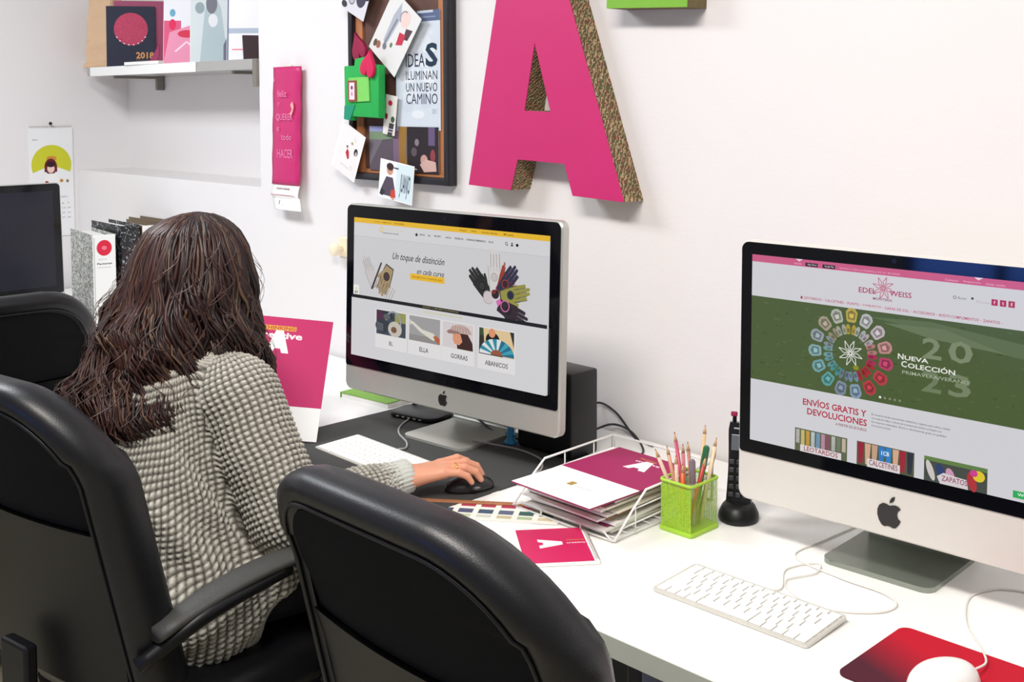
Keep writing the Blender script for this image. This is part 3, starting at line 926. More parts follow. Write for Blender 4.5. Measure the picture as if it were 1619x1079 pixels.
# ------------------------------------------------------------------ keyboards
def keyboard(cx, cy, a, label, D=.122):
    t = thing('keyboard', label, 'keyboard', (cx, cy, DZ), a)
    W = .283
    tl = Matrix.Translation((0, 0, .0055)) @ Matrix.Rotation(math.radians(2.2), 4, 'X')
    bm = B(); prism(bm, rrect(W, D, .006, 4), -.0022, .0022, M=tl @ Matrix.Rotation(math.pi/2, 4, 'X'))
    obj('base_plate', bm, mat('keyboard_aluminium', (214, 212, 204), .35, metal=.3), t, autos=30)
    bm = B(); box(bm, (-W/2+.01, D/2-.02, .0006), (W/2-.01, D/2-.006, .0062), .001); obj('rear_foot', bm, WHP, t)
    rows = [([1]*14, .55), ([1]*13+[1.45], 1), ([1.45]+[1]*13, 1), ([1.75]+[1]*11+[1.75], 1), ([2.25]+[1]*10+[2.25], 1), ([1, 1, 1, 1.2, 5.0, 1.2, 1, 1, 1, 1], 1)]
    mesh = {}
    y = D/2-.006
    tot = sum(r[1] for r in rows)
    uh = (D-.010)/tot
    for ws, h in rows:
        uw = (W-.010)/sum(ws)
        x = -W/2+.005
        for w in ws:
            key = (round(w*uw, 4), h)
            if key not in mesh:
                b2 = B()
                box(b2, (-w*uw/2+.0013, -h*uh/2+.0012, 0), (w*uw/2-.0013, h*uh/2-.0012, .0025), .0007, 1)
                me = bpy.data.meshes.new('key'); b2.to_mesh(me); b2.free(); me.materials.append(KEYM)
                mesh[key] = me
            o = bpy.data.objects.new('key', mesh[key]); COL.objects.link(o); o.parent = t
            o.matrix_local = tl @ Matrix.Translation((x+w*uw/2, y-h*uh/2, .0022))
            x += w*uw
        y -= h*uh
    return t
keyboard(-.980, 1.477, .015, 'slim white keyboard in front of the right-hand computer')
keyboard(-1.998, 1.513, -.03, 'slim white keyboard on the charcoal mat by the woman\'s hand')

# ------------------------------------------------------------------ mice, pad, mat
bm = B(); prism(bm, rrect(.635, .50, .012, 4), -.0015, .0015, M=Matrix.Rotation(math.pi/2, 4, 'X'))
setp(obj('desk_mat', bm, MATP, loc=(-1.955, 1.62, DZ+.0017), autos=30), 'charcoal grey desk mat under the left keyboard and computer stand', 'desk mat')
bm = B(); prism(bm, rrect(.26, .20, .016, 6), -.0015, .0015, M=Matrix.Rotation(math.pi/2, 4, 'X'))
setp(obj('mouse_pad', bm, pad_mat(), loc=(-.642, 1.484, DZ+.0017), autos=30), 'red and charcoal mouse pad at the lower right corner of the desk', 'mouse pad')
def mouse(name, loc, a, L, W, H, m_, label, buttons=True):
    t = thing(name, label, 'mouse', loc, a)
    bm = B()
    n, k = 28, 10
    rings = []
    for j in range(k+1):
        s = j/k
        zf = math.sin(s*math.pi/2)
        sc = math.cos(s*math.pi/2)**.62 if j < k else 0
        if j == k: break
        rings.append([bm.verts.new((W/2*sc*math.cos(2*math.pi*i/n)*(1-.06*math.sin(2*math.pi*i/n)), L/2*sc*math.sin(2*math.pi*i/n), H*zf+.003)) for i in range(n)])
    base = [bm.verts.new((v.co.x*.93, v.co.y*.93, 0)) for v in rings[0]]
    rings.insert(0, base)
    for a_, b_ in zip(rings, rings[1:]):
        for i in range(n): bm.faces.new((a_[i], a_[(i+1) % n], b_[(i+1) % n], b_[i]))
    top = bm.verts.new((0, 0, H+.003))
    for i in range(n): bm.faces.new((rings[-1][i], rings[-1][(i+1) % n], top))
    bm.faces.new(base[::-1])
    obj('shell', bm, m_, t, smooth=True)
    bm = B(); lathe(bm, [(.0015, -.002), (.0035, -.0015), (.004, 0), (.0035, .0015), (.0015, .002)], 14, Matrix.Translation((0, L*.27, H*.80)) @ Matrix.Rotation(math.pi/2, 4, 'Y'))
    obj('scroll_ball', bm, mat('grey_plastic', (130, 128, 126), .4), t)
    for sx in (-1, 1):
        bm = B()
        lathe(bm, [(.001, 0), (.005, .0005), (.006, .0012), (.001, .0016)], 12, Matrix.Translation((sx*W*.475, L*.06, H*.42)) @ Matrix.Rotation(sx*math.pi/2, 4, 'Y') @ Matrix.Diagonal((.7, 1.6, 1, 1)))
        obj('side_button', bm, mat('grey_plastic', (130, 128, 126), .4), t)
    return t
mouse('mouse', (-.645, 1.446, DZ+.0035), -.25, .118, .078, .033, WHP, 'white mouse on the red mouse pad')
mouse('mouse', (-1.682, 1.522, DZ+.0035), -.45, .105, .058, .024, mat('dark_mouse_plastic', (36, 34, 36), .35), 'dark mouse under the woman\'s right hand')

# ------------------------------------------------------------------ cables
def cable(pts, r, m_, label, n=8):
    bm = B(); tube(bm, catmull(pts, n), r, 6)
    return setp(obj('cable', bm, m_, smooth=True), label, 'cable')
z = DZ+.0022
cable([(-.629, 1.502, DZ+.016), (-.632, 1.55, DZ+.009), (-.662, 1.60, z+.002), (-.705, 1.655, z), (-.738, 1.73, z), (-.742, 1.779, z), (-.715, 1.825, z), (-.66, 1.835, z), (-.56, 1.79, z), (-.45, 1.80, z), (-.40, 1.95, z)], .0018, CABW, 'white mouse cable looping on the desk behind the white mouse')
cable([(-.985, 1.541, z+.002), (-.975, 1.57, z), (-1.01, 1.64, z), (-.985, 1.70, z), (-.965, 1.66, z+.001), (-.985, 1.60, z+.001), (-.945, 1.562, z), (-.875, 1.557, z), (-.82, 1.60, z), (-.813, 1.645, z), (-.85, 1.668, z+.001), (-.93, 1.672, z+.001), (-1.03, 1.70, z), (-1.03, 1.80, z), (-1.02, 1.93, z)], .0016, CABW, 'white keyboard cable looping beside the right stand')
z2 = DZ+.0055
cable([(-1.985, 1.578, z2+.002), (-1.985, 1.60, z2), (-2.02, 1.63, z2), (-2.085, 1.66, z2), (-2.13, 1.70, z2), (-2.165, 1.765, z2), (-2.16, 1.83, z2), (-2.1, 1.9, z2), (-2.0, 1.98, z2)], .0024, CABG, 'grey keyboard cable curving over the charcoal mat')
cable([(-1.905, 1.735, DZ+.0115), (-1.86, 1.745, DZ+.0115), (-1.79, 1.775, z2), (-1.72, 1.765, z2), (-1.69, 1.745, z2), (-1.66, 1.71, z2), (-1.645, 1.66, z2), (-1.63, 1.61, z2)], .0022, CABG, 'pale cable running from the left stand toward the paper tray')
cable([(-1.80, 1.87, z), (-1.81, 1.98, z+.01), (-1.80, 2.045, .81), (-1.74, 2.05, .80), (-1.66, 2.035, .752), (-1.6, 2.02, z)], .0028, CABB, 'upper black cable arching from behind the black speaker')
cable([(-1.76, 1.90, z), (-1.76, 2.0, z+.01), (-1.74, 2.045, .77), (-1.68, 2.04, .765), (-1.60, 1.985, z+.001), (-1.57, 1.93, z)], .0026, CABB, 'lower black cable arching from behind the black speaker')
cable([(-2.24, 1.80, z), (-2.22, 1.84, .775), (-2.14, 1.86, .79), (-2.03, 1.85, .775), (-1.93, 1.83, z2), (-1.83, 1.84, z2), (-1.75, 1.90, z2)], .0032, CABB, 'black cable humped behind the left computer stand')

# ------------------------------------------------------------------ small things under/behind the left computer
t = thing('speaker', 'tall black speaker box behind the right edge of the left computer', 'speaker', (-1.742, 1.848, DZ))
bm = B(); box(bm, (-.085, -.045, .004), (.085, .045, .198), .006); obj('cabinet', bm, PLAST, t, autos=30)
bm = B(); box(bm, (-.076, -.0485, .012), (.076, -.0452, .19), .001); obj('grille', bm, FABR, t)
bm = B(); box(bm, (-.07, -.035, 0), (.07, .035, .004)); obj('foot', bm, CABB, t)
t = thing('router', 'flat black router lying at the back edge of the charcoal mat', 'router', (-2.17, 1.80, DZ+.0035), .2)
bm = B(); prism(bm, rrect(.15, .10, .03, 6), -.013, .0, M=Matrix.Rotation(math.pi/2, 4, 'X'), bev=.005)
for v in bm.verts: v.co.z = abs(v.co.z)
obj('housing', bm, PLAST, t, autos=30)
bm = B()
for k in range(5): box(bm, (-.04+k*.018, -.0512, .005), (-.032+k*.018, -.0495, .008))
obj('light_row', bm, CABG, t)
t = thing('notebook', 'lime green notebook lying behind the left computer', 'notebook', (-2.395, 1.90, DZ), .1)
bm = B(); box(bm, (-.09, -.12, .0), (.09, .12, .012), .0005, 1); obj('pages', bm, PAPER, t)
bm = B(); box(bm, (-.092, -.122, .0125), (.092, .122, .015), .0005, 1); box(bm, (-.0935, -.122, .0), (-.092, .122, .015)); obj('cover', bm, GREENL, t)
# blue peg
t = thing('peg', 'small sky-blue plastic peg figure below the left computer', 'peg', (-1.845, 1.80, DZ+.0035))
bm = B(); lathe(bm, [(.016, 0), (.016, .004), (.009, .012), (.008, .03), (.0085, .05), (.006, .058)], 16); obj('body', bm, BLUEP, t, smooth=True)
bm = B(); tube(bm, [(-.016, 0, .02), (0, 0, .027), (.016, 0, .02)], .0028, 8); obj('arm', bm, BLUEP, t)

# ------------------------------------------------------------------ leaning presentation folder
def rect_frame(BL, BR, TL):
    BL, BR, TL = Vector(BL), Vector(BR), Vector(TL)
    x = (BR-BL); W = x.length; x.normalize()
    zz = (TL-BL); H = zz.length; zz.normalize()
    y = zz.cross(x).normalized()
    zz = x.cross(y)
    M = Matrix((x, y, zz)).transposed().to_4x4()
    M.translation = (BL+BR)/2+zz*H/2
    return M, W, H
def logo_A(p, cu, cv, s, col, d=1, rot=0, asp=None):
    asp = p.W/p.H
    def T(x, y):
        a = math.radians(rot)
        return (cu+s*(x*math.cos(a)-y*math.sin(a)), cv+s*asp*(x*math.sin(a)+y*math.cos(a)))
    p.poly([T(-.16, -.55), T(.16, -.55), T(.5, .5), T(.2, .5), T(.12, .3), T(-.12, .3), T(-.2, .5), T(-.5, .5)], col)
M, W, H = rect_frame((-2.3065, 1.3149, .779), (-2.1683, 1.480, .7545), (-2.4186, 1.4652, 1.025))
t = thing('folder', 'magenta and white folder propped upright beside the woman\'s head', 'folder', M.translation)
M0 = M.to_3x3().to_4x4()
bm = B(); box(bm, (-W/2, 0, -H/2), (W/2, .004, H/2), .0004, 1, M=M0); obj('cover', bm, WINE, t)
p = Print(W, H)
p.rect(0, 0, 1, .735, (196, 44, 104)); p.rect(0, .735, 1, 1, (250, 248, 246))
p.rect(.22, .075, .60, .115, (222, 170, 60)); p.text('THINKING', .23, .59, .08, .11, (190, 60, 60), .02)
p.text('creative', .16, .68, .13, .185, (248, 232, 236), .03); logo_A(p, .42, .215, .26, (252, 248, 246)); p.text('estudio gráfico', .30, .72, .86, .89, (226, 200, 206))
p.build('printed_front', INK, t, M0 @ Matrix.Translation((0, -.0006, 0)))
# wire stand that carries it
bm = B()
c_ = M.translation
xx = M.to_3x3() @ Vector((1, 0, 0)); nn = M.to_3x3() @ Vector((0, 1, 0)); zz = M.to_3x3() @ Vector((0, 0, 1))
for s in (-.05, .05):
    a_ = c_+xx*s+nn*.0075
    lo = a_-zz*.125; lo.z = DZ+.0065
    rear = lo+Vector((nn.x, nn.y, 0)).normalized()*.13; rear.z = DZ+.0065
    tube(bm, [rear, a_+zz*.06, lo], .0025, 6)
    tube(bm, [rear, lo], .0025, 6)
setp(obj('document_stand', bm, CABG, smooth=True), 'grey wire easel hidden behind the propped magenta folder', 'stand')

# ------------------------------------------------------------------ paper tray and its papers
t = thing('paper_tray', 'white wire letter tray heaped with papers beside the green pencil cup', 'tray', (-1.425, 1.655, DZ))
bm = B()
X0, X1, Y0, Y1 = -.123, .130, -.135, .165
def wire(pts, r=.0019): tube(bm, pts, r, 6)
for zz_ in (.004,):
    wire([(X0, Y0, zz_), (X1, Y0, zz_), (X1, Y1, zz_), (X0, Y1, zz_), (X0, Y0, zz_)], .0022)
for k in range(9):
    y = Y0+.015+k*(Y1-Y0-.03)/8
    wire([(X0, y, .0045), (X1, y, .0045)], .0013)
obj('wire_bottom', bm, WHP, t)
for sx in (X0-.004, X1+.004):
    bm = B()
    wire([(sx, Y0, .004), (sx, Y0+.05, .048), (sx, Y0+.09, .078), (sx, Y1, .082), (sx, Y1, .004)], .0024)
    wire([(sx, Y0+.02, .022), (sx, Y1, .03)], .0014); wire([(sx, Y0+.05, .05), (sx, Y1, .055)], .0014)
    for q in (.2, .5, .8): wire([(sx, Y0+(Y1-Y0)*q, .004), (sx, Y0+(Y1-Y0)*q, .078 if q > .25 else .056)], .0014)
    obj('side_rail', bm, WHP, t)
bm = B()
wire([(X0, Y1+.003, .004), (X0, Y1+.003, .082), (X1, Y1+.003, .082), (X1, Y1+.003, .004)], .0024)
obj('back_rail', bm, WHP, t)
bm = B(); wire([(X0, Y0-.003, .006), (X0+.02, Y0-.003, .018), (X1-.02, Y0-.003, .018), (X1, Y0-.003, .006)], .002)
for q in (.3, .7): wire([(X0+(X1-X0)*q, Y0-.003, .004), (X0+(X1-X0)*q, Y0-.003, .018)], .0018)
obj('front_rail', bm, WHP, t)
rr = random.Random(11)
zc = DZ+.0068
ORD = ['topmost', 'second from the top', 'third from the top', 'fourth from the top', 'fifth from the top', 'sixth from the top', 'seventh from the top', 'seventh from the bottom', 'sixth from the bottom', 'fifth from the bottom', 'fourth from the bottom', 'third from the bottom', 'second from the bottom', 'lowest']
papers = [(PAPER, .0042), (PAPER2, .003), (PAPER, .0035), (WINE, .0012), (PAPER, .0048), (PAPER2, .002), (PAPER, .0036), (mat('brown_card', (150, 104, 80), .6), .0012), (PAPER, .004), (PAPER2, .0022), (PAPER, .005), (PAPER, .003), (PAPER2, .0018), (PAPER, .0045)]
for i, (m_, th) in enumerate(papers):
    a = rr.uniform(-.05, .05)
    dx, dy = rr.uniform(-.008, .008), rr.uniform(-.018, .012)
    bm = B()
    w, h = .205, .255
    nx, ny = 6, 8
    lift = rr.uniform(.001, .004)
    vv = {}
    for q in (0, 1):
        for ix in range(nx+1):
            for iy in range(ny+1):
                x, y = (ix/nx-.5)*w, (iy/ny-.5)*h
                wv = lift*(max(0, -(iy/ny-.3))**1.5)*math.sin(ix*1.7+i)*.8
                vv[ix, iy, q] = bm.verts.new((x, y, q*th+wv))
    for ix in range(nx):
        for iy in range(ny):
            for q in (0, 1):
                bm.faces.new((vv[ix, iy, q], vv[ix+1, iy, q], vv[ix+1, iy+1, q], vv[ix, iy+1, q]))
    for ix in range(nx):
        for iy in (0, ny): bm.faces.new((vv[ix, iy, 0], vv[ix+1, iy, 0], vv[ix+1, iy, 1], vv[ix, iy, 1]))
    for iy in range(ny):
        for ix in (0, nx): bm.faces.new((vv[ix, iy, 0], vv[ix, iy+1, 0], vv[ix, iy+1, 1], vv[ix, iy, 1]))
    setp(obj('paper', bm, m_, loc=(-1.42+dx, 1.66+dy, zc), rot=(0, 0, a)), '%s, %s in the wire tray stack' % ({'white_paper': 'white sheaf of paper', 'cream_paper': 'cream sheaf of paper', 'wine_magenta_card': 'wine-coloured card', 'brown_card': 'brown card'}[m_.name], ORD[13-i]), 'paper', 'papers stacked in the wire tray')
    zc += th+.0012
t = thing('folder', 'magenta folder with white front flap lying on the papers in the wire tray', 'folder', (-1.408, 1.632, zc+.0008), -.03)
bm = B(); box(bm, (-.103, -.155, 0), (.103, .155, .003), .0004, 1); obj('cover', bm, WINE, t)
p = Print(.206, .31)
p.rect(0, 0, 1, 1, (158, 30, 88)); p.rect(0, .56, 1, 1, (250, 248, 246)); logo_A(p, .55, .20, .26, (250, 240, 244), rot=-4)
p.text('Thinking', .38, .60, .07, .10, (220, 140, 60), .02); p.text('creative', .40, .70, .12, .15, (248, 232, 236), .02); p.rect(.40, .73, .47, .79, (170, 140, 70)); p.text('estudio', .50, .72, .755, .785, (180, 176, 170))
p.build('printed_front', INK, t, Matrix.Translation((0, 0, .0032)) @ Matrix.Rotation(-math.pi/2, 4, 'X'))
# loose sheets by the mat
for loc, a, w, h, lab in (((-1.565, 1.515, DZ+.0006), .5, .10, .15, 'blank white sheet sticking out left of the wire tray'), ((-1.53, 1.455, DZ+.0001), -.2, .12, .09, 'white slip between the colour chart and the wire tray')):
    bm = B(); box(bm, (-w/2, -h/2, 0), (w/2, h/2, .0004)); setp(obj('paper', bm, PAPER, loc=loc, rot=(0, 0, a)), lab, 'paper')
# ruler
t = thing('ruler', 'brown wooden ruler lying along the top of the colour chart', 'ruler', (-1.595, 1.495, DZ+.0022), math.radians(38))
bm = B(); box(bm, (-.15, -.007, 0), (.15, .007, .003), .0006, 1); obj('body', bm, mat('brown_wood', (168, 110, 72), .5, noise=.2, nscale=60), t)
bm = B()
for k in range(29): box(bm, (-.142+k*.01, .002 if k % 5 else .0, .00305), (-.1415+k*.01, .0068, .0032))
obj('graduations', bm, CABB, t)
# colour chart
t = thing('colour_chart', 'card of printed paint swatches in front of the woman\'s hand', 'colour chart', (-1.567, 1.463, DZ+.001), math.radians(36))
bm = B(); box(bm, (-.145, -.045, 0), (.145, .045, .001)); obj('card', bm, PAPER, t)
p = Print(.29, .09)
p.rect(0, 0, 1, 1, (240, 236, 226)); 
for k in range(7):
    u = .03+k*.138
    for j, row in enumerate([[(176, 60, 84)]*7, [(84, 84, 112), (76, 80, 104), (84, 88, 118), (70, 90, 110), (96, 104, 128), (60, 96, 90), (64, 110, 92)], [(200, 190, 150), (214, 200, 150), (190, 200, 170), (206, 206, 196), (196, 186, 150), (170, 190, 150), (206, 196, 160)]]):
        p.rect(u, .07+j*.31, u+.10, .07+j*.31+(.17, .24, .16)[j], row[k])
p.build('printed_swatches', INK, t, Matrix.Translation((0, 0, .0011)) @ Matrix.Rotation(-math.pi/2, 4, 'X'))
# spiral notebook
t = thing('spiral_notebook', 'small magenta spiral notebook lying at the front of the desk', 'notebook', (-1.35, 1.43, DZ+.0006), math.radians(52))
bm = B(); box(bm, (-.065, -.0775, 0), (.065, .0775, .006), .0004, 1); obj('pages', bm, PAPER, t)
bm = B(); box(bm, (-.065, -.076, .0062), (.056, .076, .0068)); obj('cover', bm, mat('pink_magenta_card', (206, 30, 92), .4, noise=.03), t)
p = Print(.121, .152); logo_A(p, .45, .46, .34, (252, 246, 246), rot=90); p.text('Thinking', .70, .98, .36, .40, (224, 150, 60), .02); p.text('creative', .70, .98, .44, .48, (250, 226, 234), .02)
p.build('printed_logo', INK, t, Matrix.Translation((-.0045, 0, .0070)) @ Matrix.Rotation(-math.pi/2, 4, 'X'))
bm = B()
for k in range(21):
    y = -.070+k*.007
    tube(bm, [(.0625+.0035*math.cos(a), y, .0035+.0052*math.sin(a)) for a in [2*math.pi*q/12 for q in range(12)]], .0006, 5, closed=True)
obj('spiral_binding', bm, STEEL, t)

# ------------------------------------------------------------------ pencil cup
def mesh_mat():
    mt = bpy.data.materials.new('lime_perforated_mesh')
    mt.use_nodes = True
    nt = mt.node_tree
    b = nt.nodes['Principled BSDF']
    b.inputs['Base Color'].default_value = (*s2l((158, 200, 48)), 1)
    b.inputs['Roughness'].default_value = .4
    tc = nt.nodes.new('ShaderNodeTexCoord')
    ck = nt.nodes.new('ShaderNodeTexVoronoi'); ck.inputs['Scale'].default_value = 520; ck.inputs['Randomness'].default_value = .15
    gt = nt.nodes.new('ShaderNodeMath'); gt.operation = 'GREATER_THAN'; gt.inputs[1].default_value = .47
    nt.links.new(tc.outputs['Object'], ck.inputs['Vector']); nt.links.new(ck.outputs['Distance'], gt.inputs[0]); nt.links.new(gt.outputs[0], b.inputs['Alpha'])
    return mt
LIME = mat('lime_enamel', (168, 210, 62), .35, noise=.04)
t = thing('pencil_cup', 'square lime green mesh cup full of pencils', 'pencil cup', (-1.243, 1.679, DZ))
hw, hd = .0345, .041
def shell(h0, h1, t_):
    bm = B()
    for (a, b_) in (((-hw, -hd), (hw, -hd)), ((hw, -hd), (hw, hd)), ((hw, hd), (-hw, hd)), ((-hw, hd), (-hw, -hd))):
        f = [bm.verts.new((*a, h0)), bm.verts.new((*b_, h0)), bm.verts.new((*b_, h1)), bm.verts.new((*a, h1))]
        bm.faces.new(f)
    bmesh.ops.remove_doubles(bm, verts=bm.verts, dist=1e-5)
    return bm
bm = shell(.008, .094, .001); obj('mesh_wall', bm, mesh_mat(), t)
bm = B(); tube(bm, [(x, y, .0955) for x, y in rrect(2*hw+.003, 2*hd+.003, .008, 4)], .003, 8, closed=True); obj('rim', bm, LIME, t, smooth=True)
bm = B(); prism(bm, rrect(2*hw+.008, 2*hd+.008, .008, 4), -.008, 0, M=Matrix.Rotation(math.pi/2, 4, 'X'), bev=.002)
for v in bm.verts: v.co.z = abs(v.co.z)
obj('base', bm, LIME, t, autos=30)
# pencils and pens: (base offset, top offset, length, colour, kind)
WOODN = mat('pencil_wood', (206, 164, 124), .6, noise=.1)
def pencil(bx, by, tx, ty, L, rgb, label, kind):
    a = Vector((-1.243+bx, 1.679+by, DZ+.010)); b_ = Vector((-1.243+tx, 1.679+ty, DZ+.097))
    d = (b_-a).normalized()
    q = d.to_track_quat('Z', 'Y')
    t = thing(kind, label, 'pencil' if kind != 'marker' else 'pen', a)
    t.rotation_mode = 'QUATERNION'; t.rotation_quaternion = q
    r = .0037 if kind == 'pencil' else .0055
    n = 6 if kind == 'pencil' else 14
    bm = B()
    if kind == 'pencil':
        lathe(bm, [(r, 0), (r, L-.018)], n); obj('barrel', bm, mat('lacquer_%d_%d_%d' % rgb, rgb, .35), t)
        bm = B(); lathe(bm, [(r*.96, L-.0178), (.0014, L-.004)], 12); obj('sharpened_wood', bm, WOODN, t)
        bm = B(); lathe(bm, [(.0014, L-.0039), (.0003, L)], 8); obj('lead', bm, mat('lead_%d_%d_%d' % rgb, tuple(int(v*.8) for v in rgb), .5), t)
    else:
        lathe(bm, [(r*.7, 0), (r, .004), (r, L-.045)], n); obj('barrel', bm, mat('pen_%d_%d_%d' % rgb, rgb, .3), t, autos=40)
        bm = B(); lathe(bm, [(r*1.12, L-.0448), (r*1.12, L-.004), (r*.7, L)], n); obj('cap', bm, mat('cap_%d_%d_%d' % rgb, tuple(int(v*.75) for v in rgb), .3), t, autos=40)
pl = [(-.010, .0, -.030, -.030, .155, (222, 196, 170), 'natural wood pencil leaning furthest left in the cup', 'pencil'),
      (-.006, -.01, -.022, -.020, .150, (206, 150, 120), 'tan pencil second from the left in the cup', 'pencil'),
      (.002, -.005, -.018, -.002, .170, (196, 70, 100), 'pink-red pencil at the back left of the cup', 'pencil'),
      (-.012, -.015, -.006, -.030, .140, (230, 200, 180), 'short beige pencil at the cup front', 'pencil'),
      (.008, .006, -.008, .014, .150, (190, 130, 110), 'brown pencil in the middle of the cup', 'pencil'),
      (.000, -.02, .004, -.026, .122, (236, 110, 30), 'orange pencil standing low at the cup front', 'pencil'),
      (.010, .01, .006, .028, .182, (226, 190, 140), 'tallest pale pencil rising from the cup centre', 'pencil'),
      (-.002, .016, .014, .018, .150, (60, 140, 90), 'green capped marker in the middle of the cup', 'marker'),
      (.014, -.006, .016, -.012, .128, (170, 150, 160), 'grey capped marker at the cup front right', 'marker'),
      (.016, .012, .028, .022, .168, (240, 214, 176), 'cream pencil at the back right of the cup', 'pencil'),
      (.010, -.016, .029, -.008, .140, (196, 60, 50), 'red pencil leaning right in the cup', 'pencil'),
      (-.016, .01, -.028, .020, .140, (226, 140, 150), 'rose pencil at the far back left of the cup', 'pencil'),
      (.004, .022, .020, .034, .148, (120, 60, 50), 'dark brown pencil at the back of the cup', 'pencil')]
for q in pl: pencil(*q)

# ------------------------------------------------------------------ cordless phone
t = thing('phone', 'black cordless phone standing in its cradle behind the green pencil cup', 'phone', (-1.205, 1.785, DZ), math.radians(25))
bm = B(); lathe(bm, [(.040, 0), (.042, .004), (.041, .012), (.034, .026), (.026, .034)], 28, Matrix.Diagonal((.92, 1.1, 1, 1))); obj('cradle', bm, PLAST, t, smooth=True)
MH = Matrix.Translation((0, .0, .018)) @ Matrix.Rotation(math.radians(-9), 4, 'X')
bm = B()
rings = []
for s in [k/12 for k in range(13)]:
    z_ = s*.164
    w = .050-.006*math.sin(s*math.pi)-(.012*max(0, s-.9)*10)*.6
    d = .028-.004*s
    rings.append([bm.verts.new(MH @ Vector((x, y, z_))) for x, y in rrect(w, d, .008, 3)])
for a_, b_ in zip(rings, rings[1:]):
    for i in range(len(a_)): bm.faces.new((a_[i], a_[(i+1) % len(a_)], b_[(i+1) % len(a_)], b_[i]))
bm.faces.new(rings[0][::-1]); bm.faces.new(rings[-1])
hs = obj('handset', bm, mat('black_phone', (20, 20, 24), .3, spec=.5), t, autos=45)
bm = B(); box(bm, (-.016, -.0152, .112), (.016, -.0125, .142), .001, M=MH); obj('display', bm, mat('phone_display', (98, 104, 110), .2), hs)
bm = B(); box(bm, (-.012, -.0148, .152), (.012, -.0125, .155), .0005, 1, M=MH); obj('earpiece', bm, CABG, hs)
for r_ in range(5):
    for c_ in range(3):
        bm = B(); box(bm, (-.018+c_*.0135, -.0165, .024+r_*.0155), (-.009+c_*.0135, -.0130, .033+r_*.0155), .0012, 2, M=MH); obj('key', bm, mat('phone_key', (52, 54, 62), .4), hs)
bm = B(); tube(bm, [MH @ Vector((-.014, .004, .160)), MH @ Vector((-.014, .004, .178))], .004, 10); obj('antenna', bm, PLAST, t)
bm = B(); box(bm, (.002, -.004, .164), (.012, .004, .174), .002, M=MH); box(bm, (-.02, -.008, .175), (-.008, .002, .184), .002, M=MH); obj('charm', bm, WINEF, t)

# ------------------------------------------------------------------ letters on the wall
t = thing('letter', 'big magenta box letter A with rope-brown sides hung on the wall', 'letter', (-1.93, WY, 1.317))
def L_(pts): return [(x+1.93, z-1.317) for x, z in pts]
out = L_([(-2.194, 1.331), (-2.036, 1.325), (-2.011, 1.404), (-1.85, 1.399), (-1.823, 1.323), (-1.663, 1.317), (-1.872, 1.895), (-2.066, 1.899)])
hole = L_([(-1.95, 1.694), (-1.896, 1.524), (-1.986, 1.527)])
bm = B(); prism(bm, out, -.069, -.0005, holes=[hole], side_mi=0); obj('body', bm, TWINE, t)
bm = B(); prism(bm, out, -.072, -.0695, holes=[hole]); obj('front_face', bm, MAG, t)
t = thing('letter', 'lime green box letter cut by the top frame edge', 'letter', (-1.60, WY, 1.76))
eo = [(-.117, .004), (.112, -.007), (.114, .05), (-.045, .055), (-.04, .12), (.09, .118), (.092, .175), (-.038, .178), (-.034, .24), (.12, .235), (.122, .29), (-.11, .296)]
bm = B(); prism(bm, eo, -.069, -.0005, side_mi=0); obj('body', bm, mat('brown_card_side', (110, 96, 62), .8, noise=.3, nscale=80), t)
bm = B(); prism(bm, eo, -.072, -.0695); obj('front_face', bm, GREENL, t)

# ------------------------------------------------------------------ pin board
BX0, BX1, BZ0, BZ1 = -2.775, -2.318, 1.318, 2.02
t = thing('pin_board', 'black-framed notice board crowded with posters and cards', 'notice board', (0, 0, 0))
fw_ = .021
def frame_bar(nm, pts, m_, y0, y1, bev=.003):
    bm = B(); prism(bm, pts, y0, y1, bev=bev); return obj(nm, bm, m_, t, autos=30)
o_ = [(BX0, BZ0), (BX1, BZ0), (BX1, BZ1), (BX0, BZ1)]
i_ = [(BX0+fw_, BZ0+fw_), (BX1-fw_, BZ0+fw_), (BX1-fw_, BZ1-fw_), (BX0+fw_, BZ1-fw_)]
for k in range(4):
    frame_bar('frame_bar', [o_[k], o_[(k+1) % 4], i_[(k+1) % 4], i_[k]], FRAMEM, WY-.034, WY-.002)
j_ = [(BX0+fw_+.034, BZ0+fw_+.012), (BX1-fw_-.034, BZ0+fw_+.012), (BX1-fw_-.034, BZ1-fw_-.03), (BX0+fw_+.034, BZ1-fw_-.03)]
for k in range(4):
    frame_bar('inner_strip', [i_[k], i_[(k+1) % 4], j_[(k+1) % 4], j_[k]], CORK, WY-.020, WY-.004, .001)
bm = B(); box(bm, (BX0+.015, WY-.012, BZ0+.015), (BX1-.015, WY-.003, BZ1-.015)); obj('backboard', bm, CORKB, t)
def card(name, label, cx, cz, W, H, y, a, p, cat='card', th=.0008, tiltx=0, rotz_=0, base=PAPER):
    t = thing(name, label, cat, (cx, y, cz))
    t.rotation_euler = (tiltx, a, rotz_)
    bm = B(); box(bm, (-W/2, 0, -H/2), (W/2, th, H/2)); obj('sheet', bm, base, t)
    p.build('printed_front', INK, t, Matrix.Translation((0, -.0002, 0)))
    return t
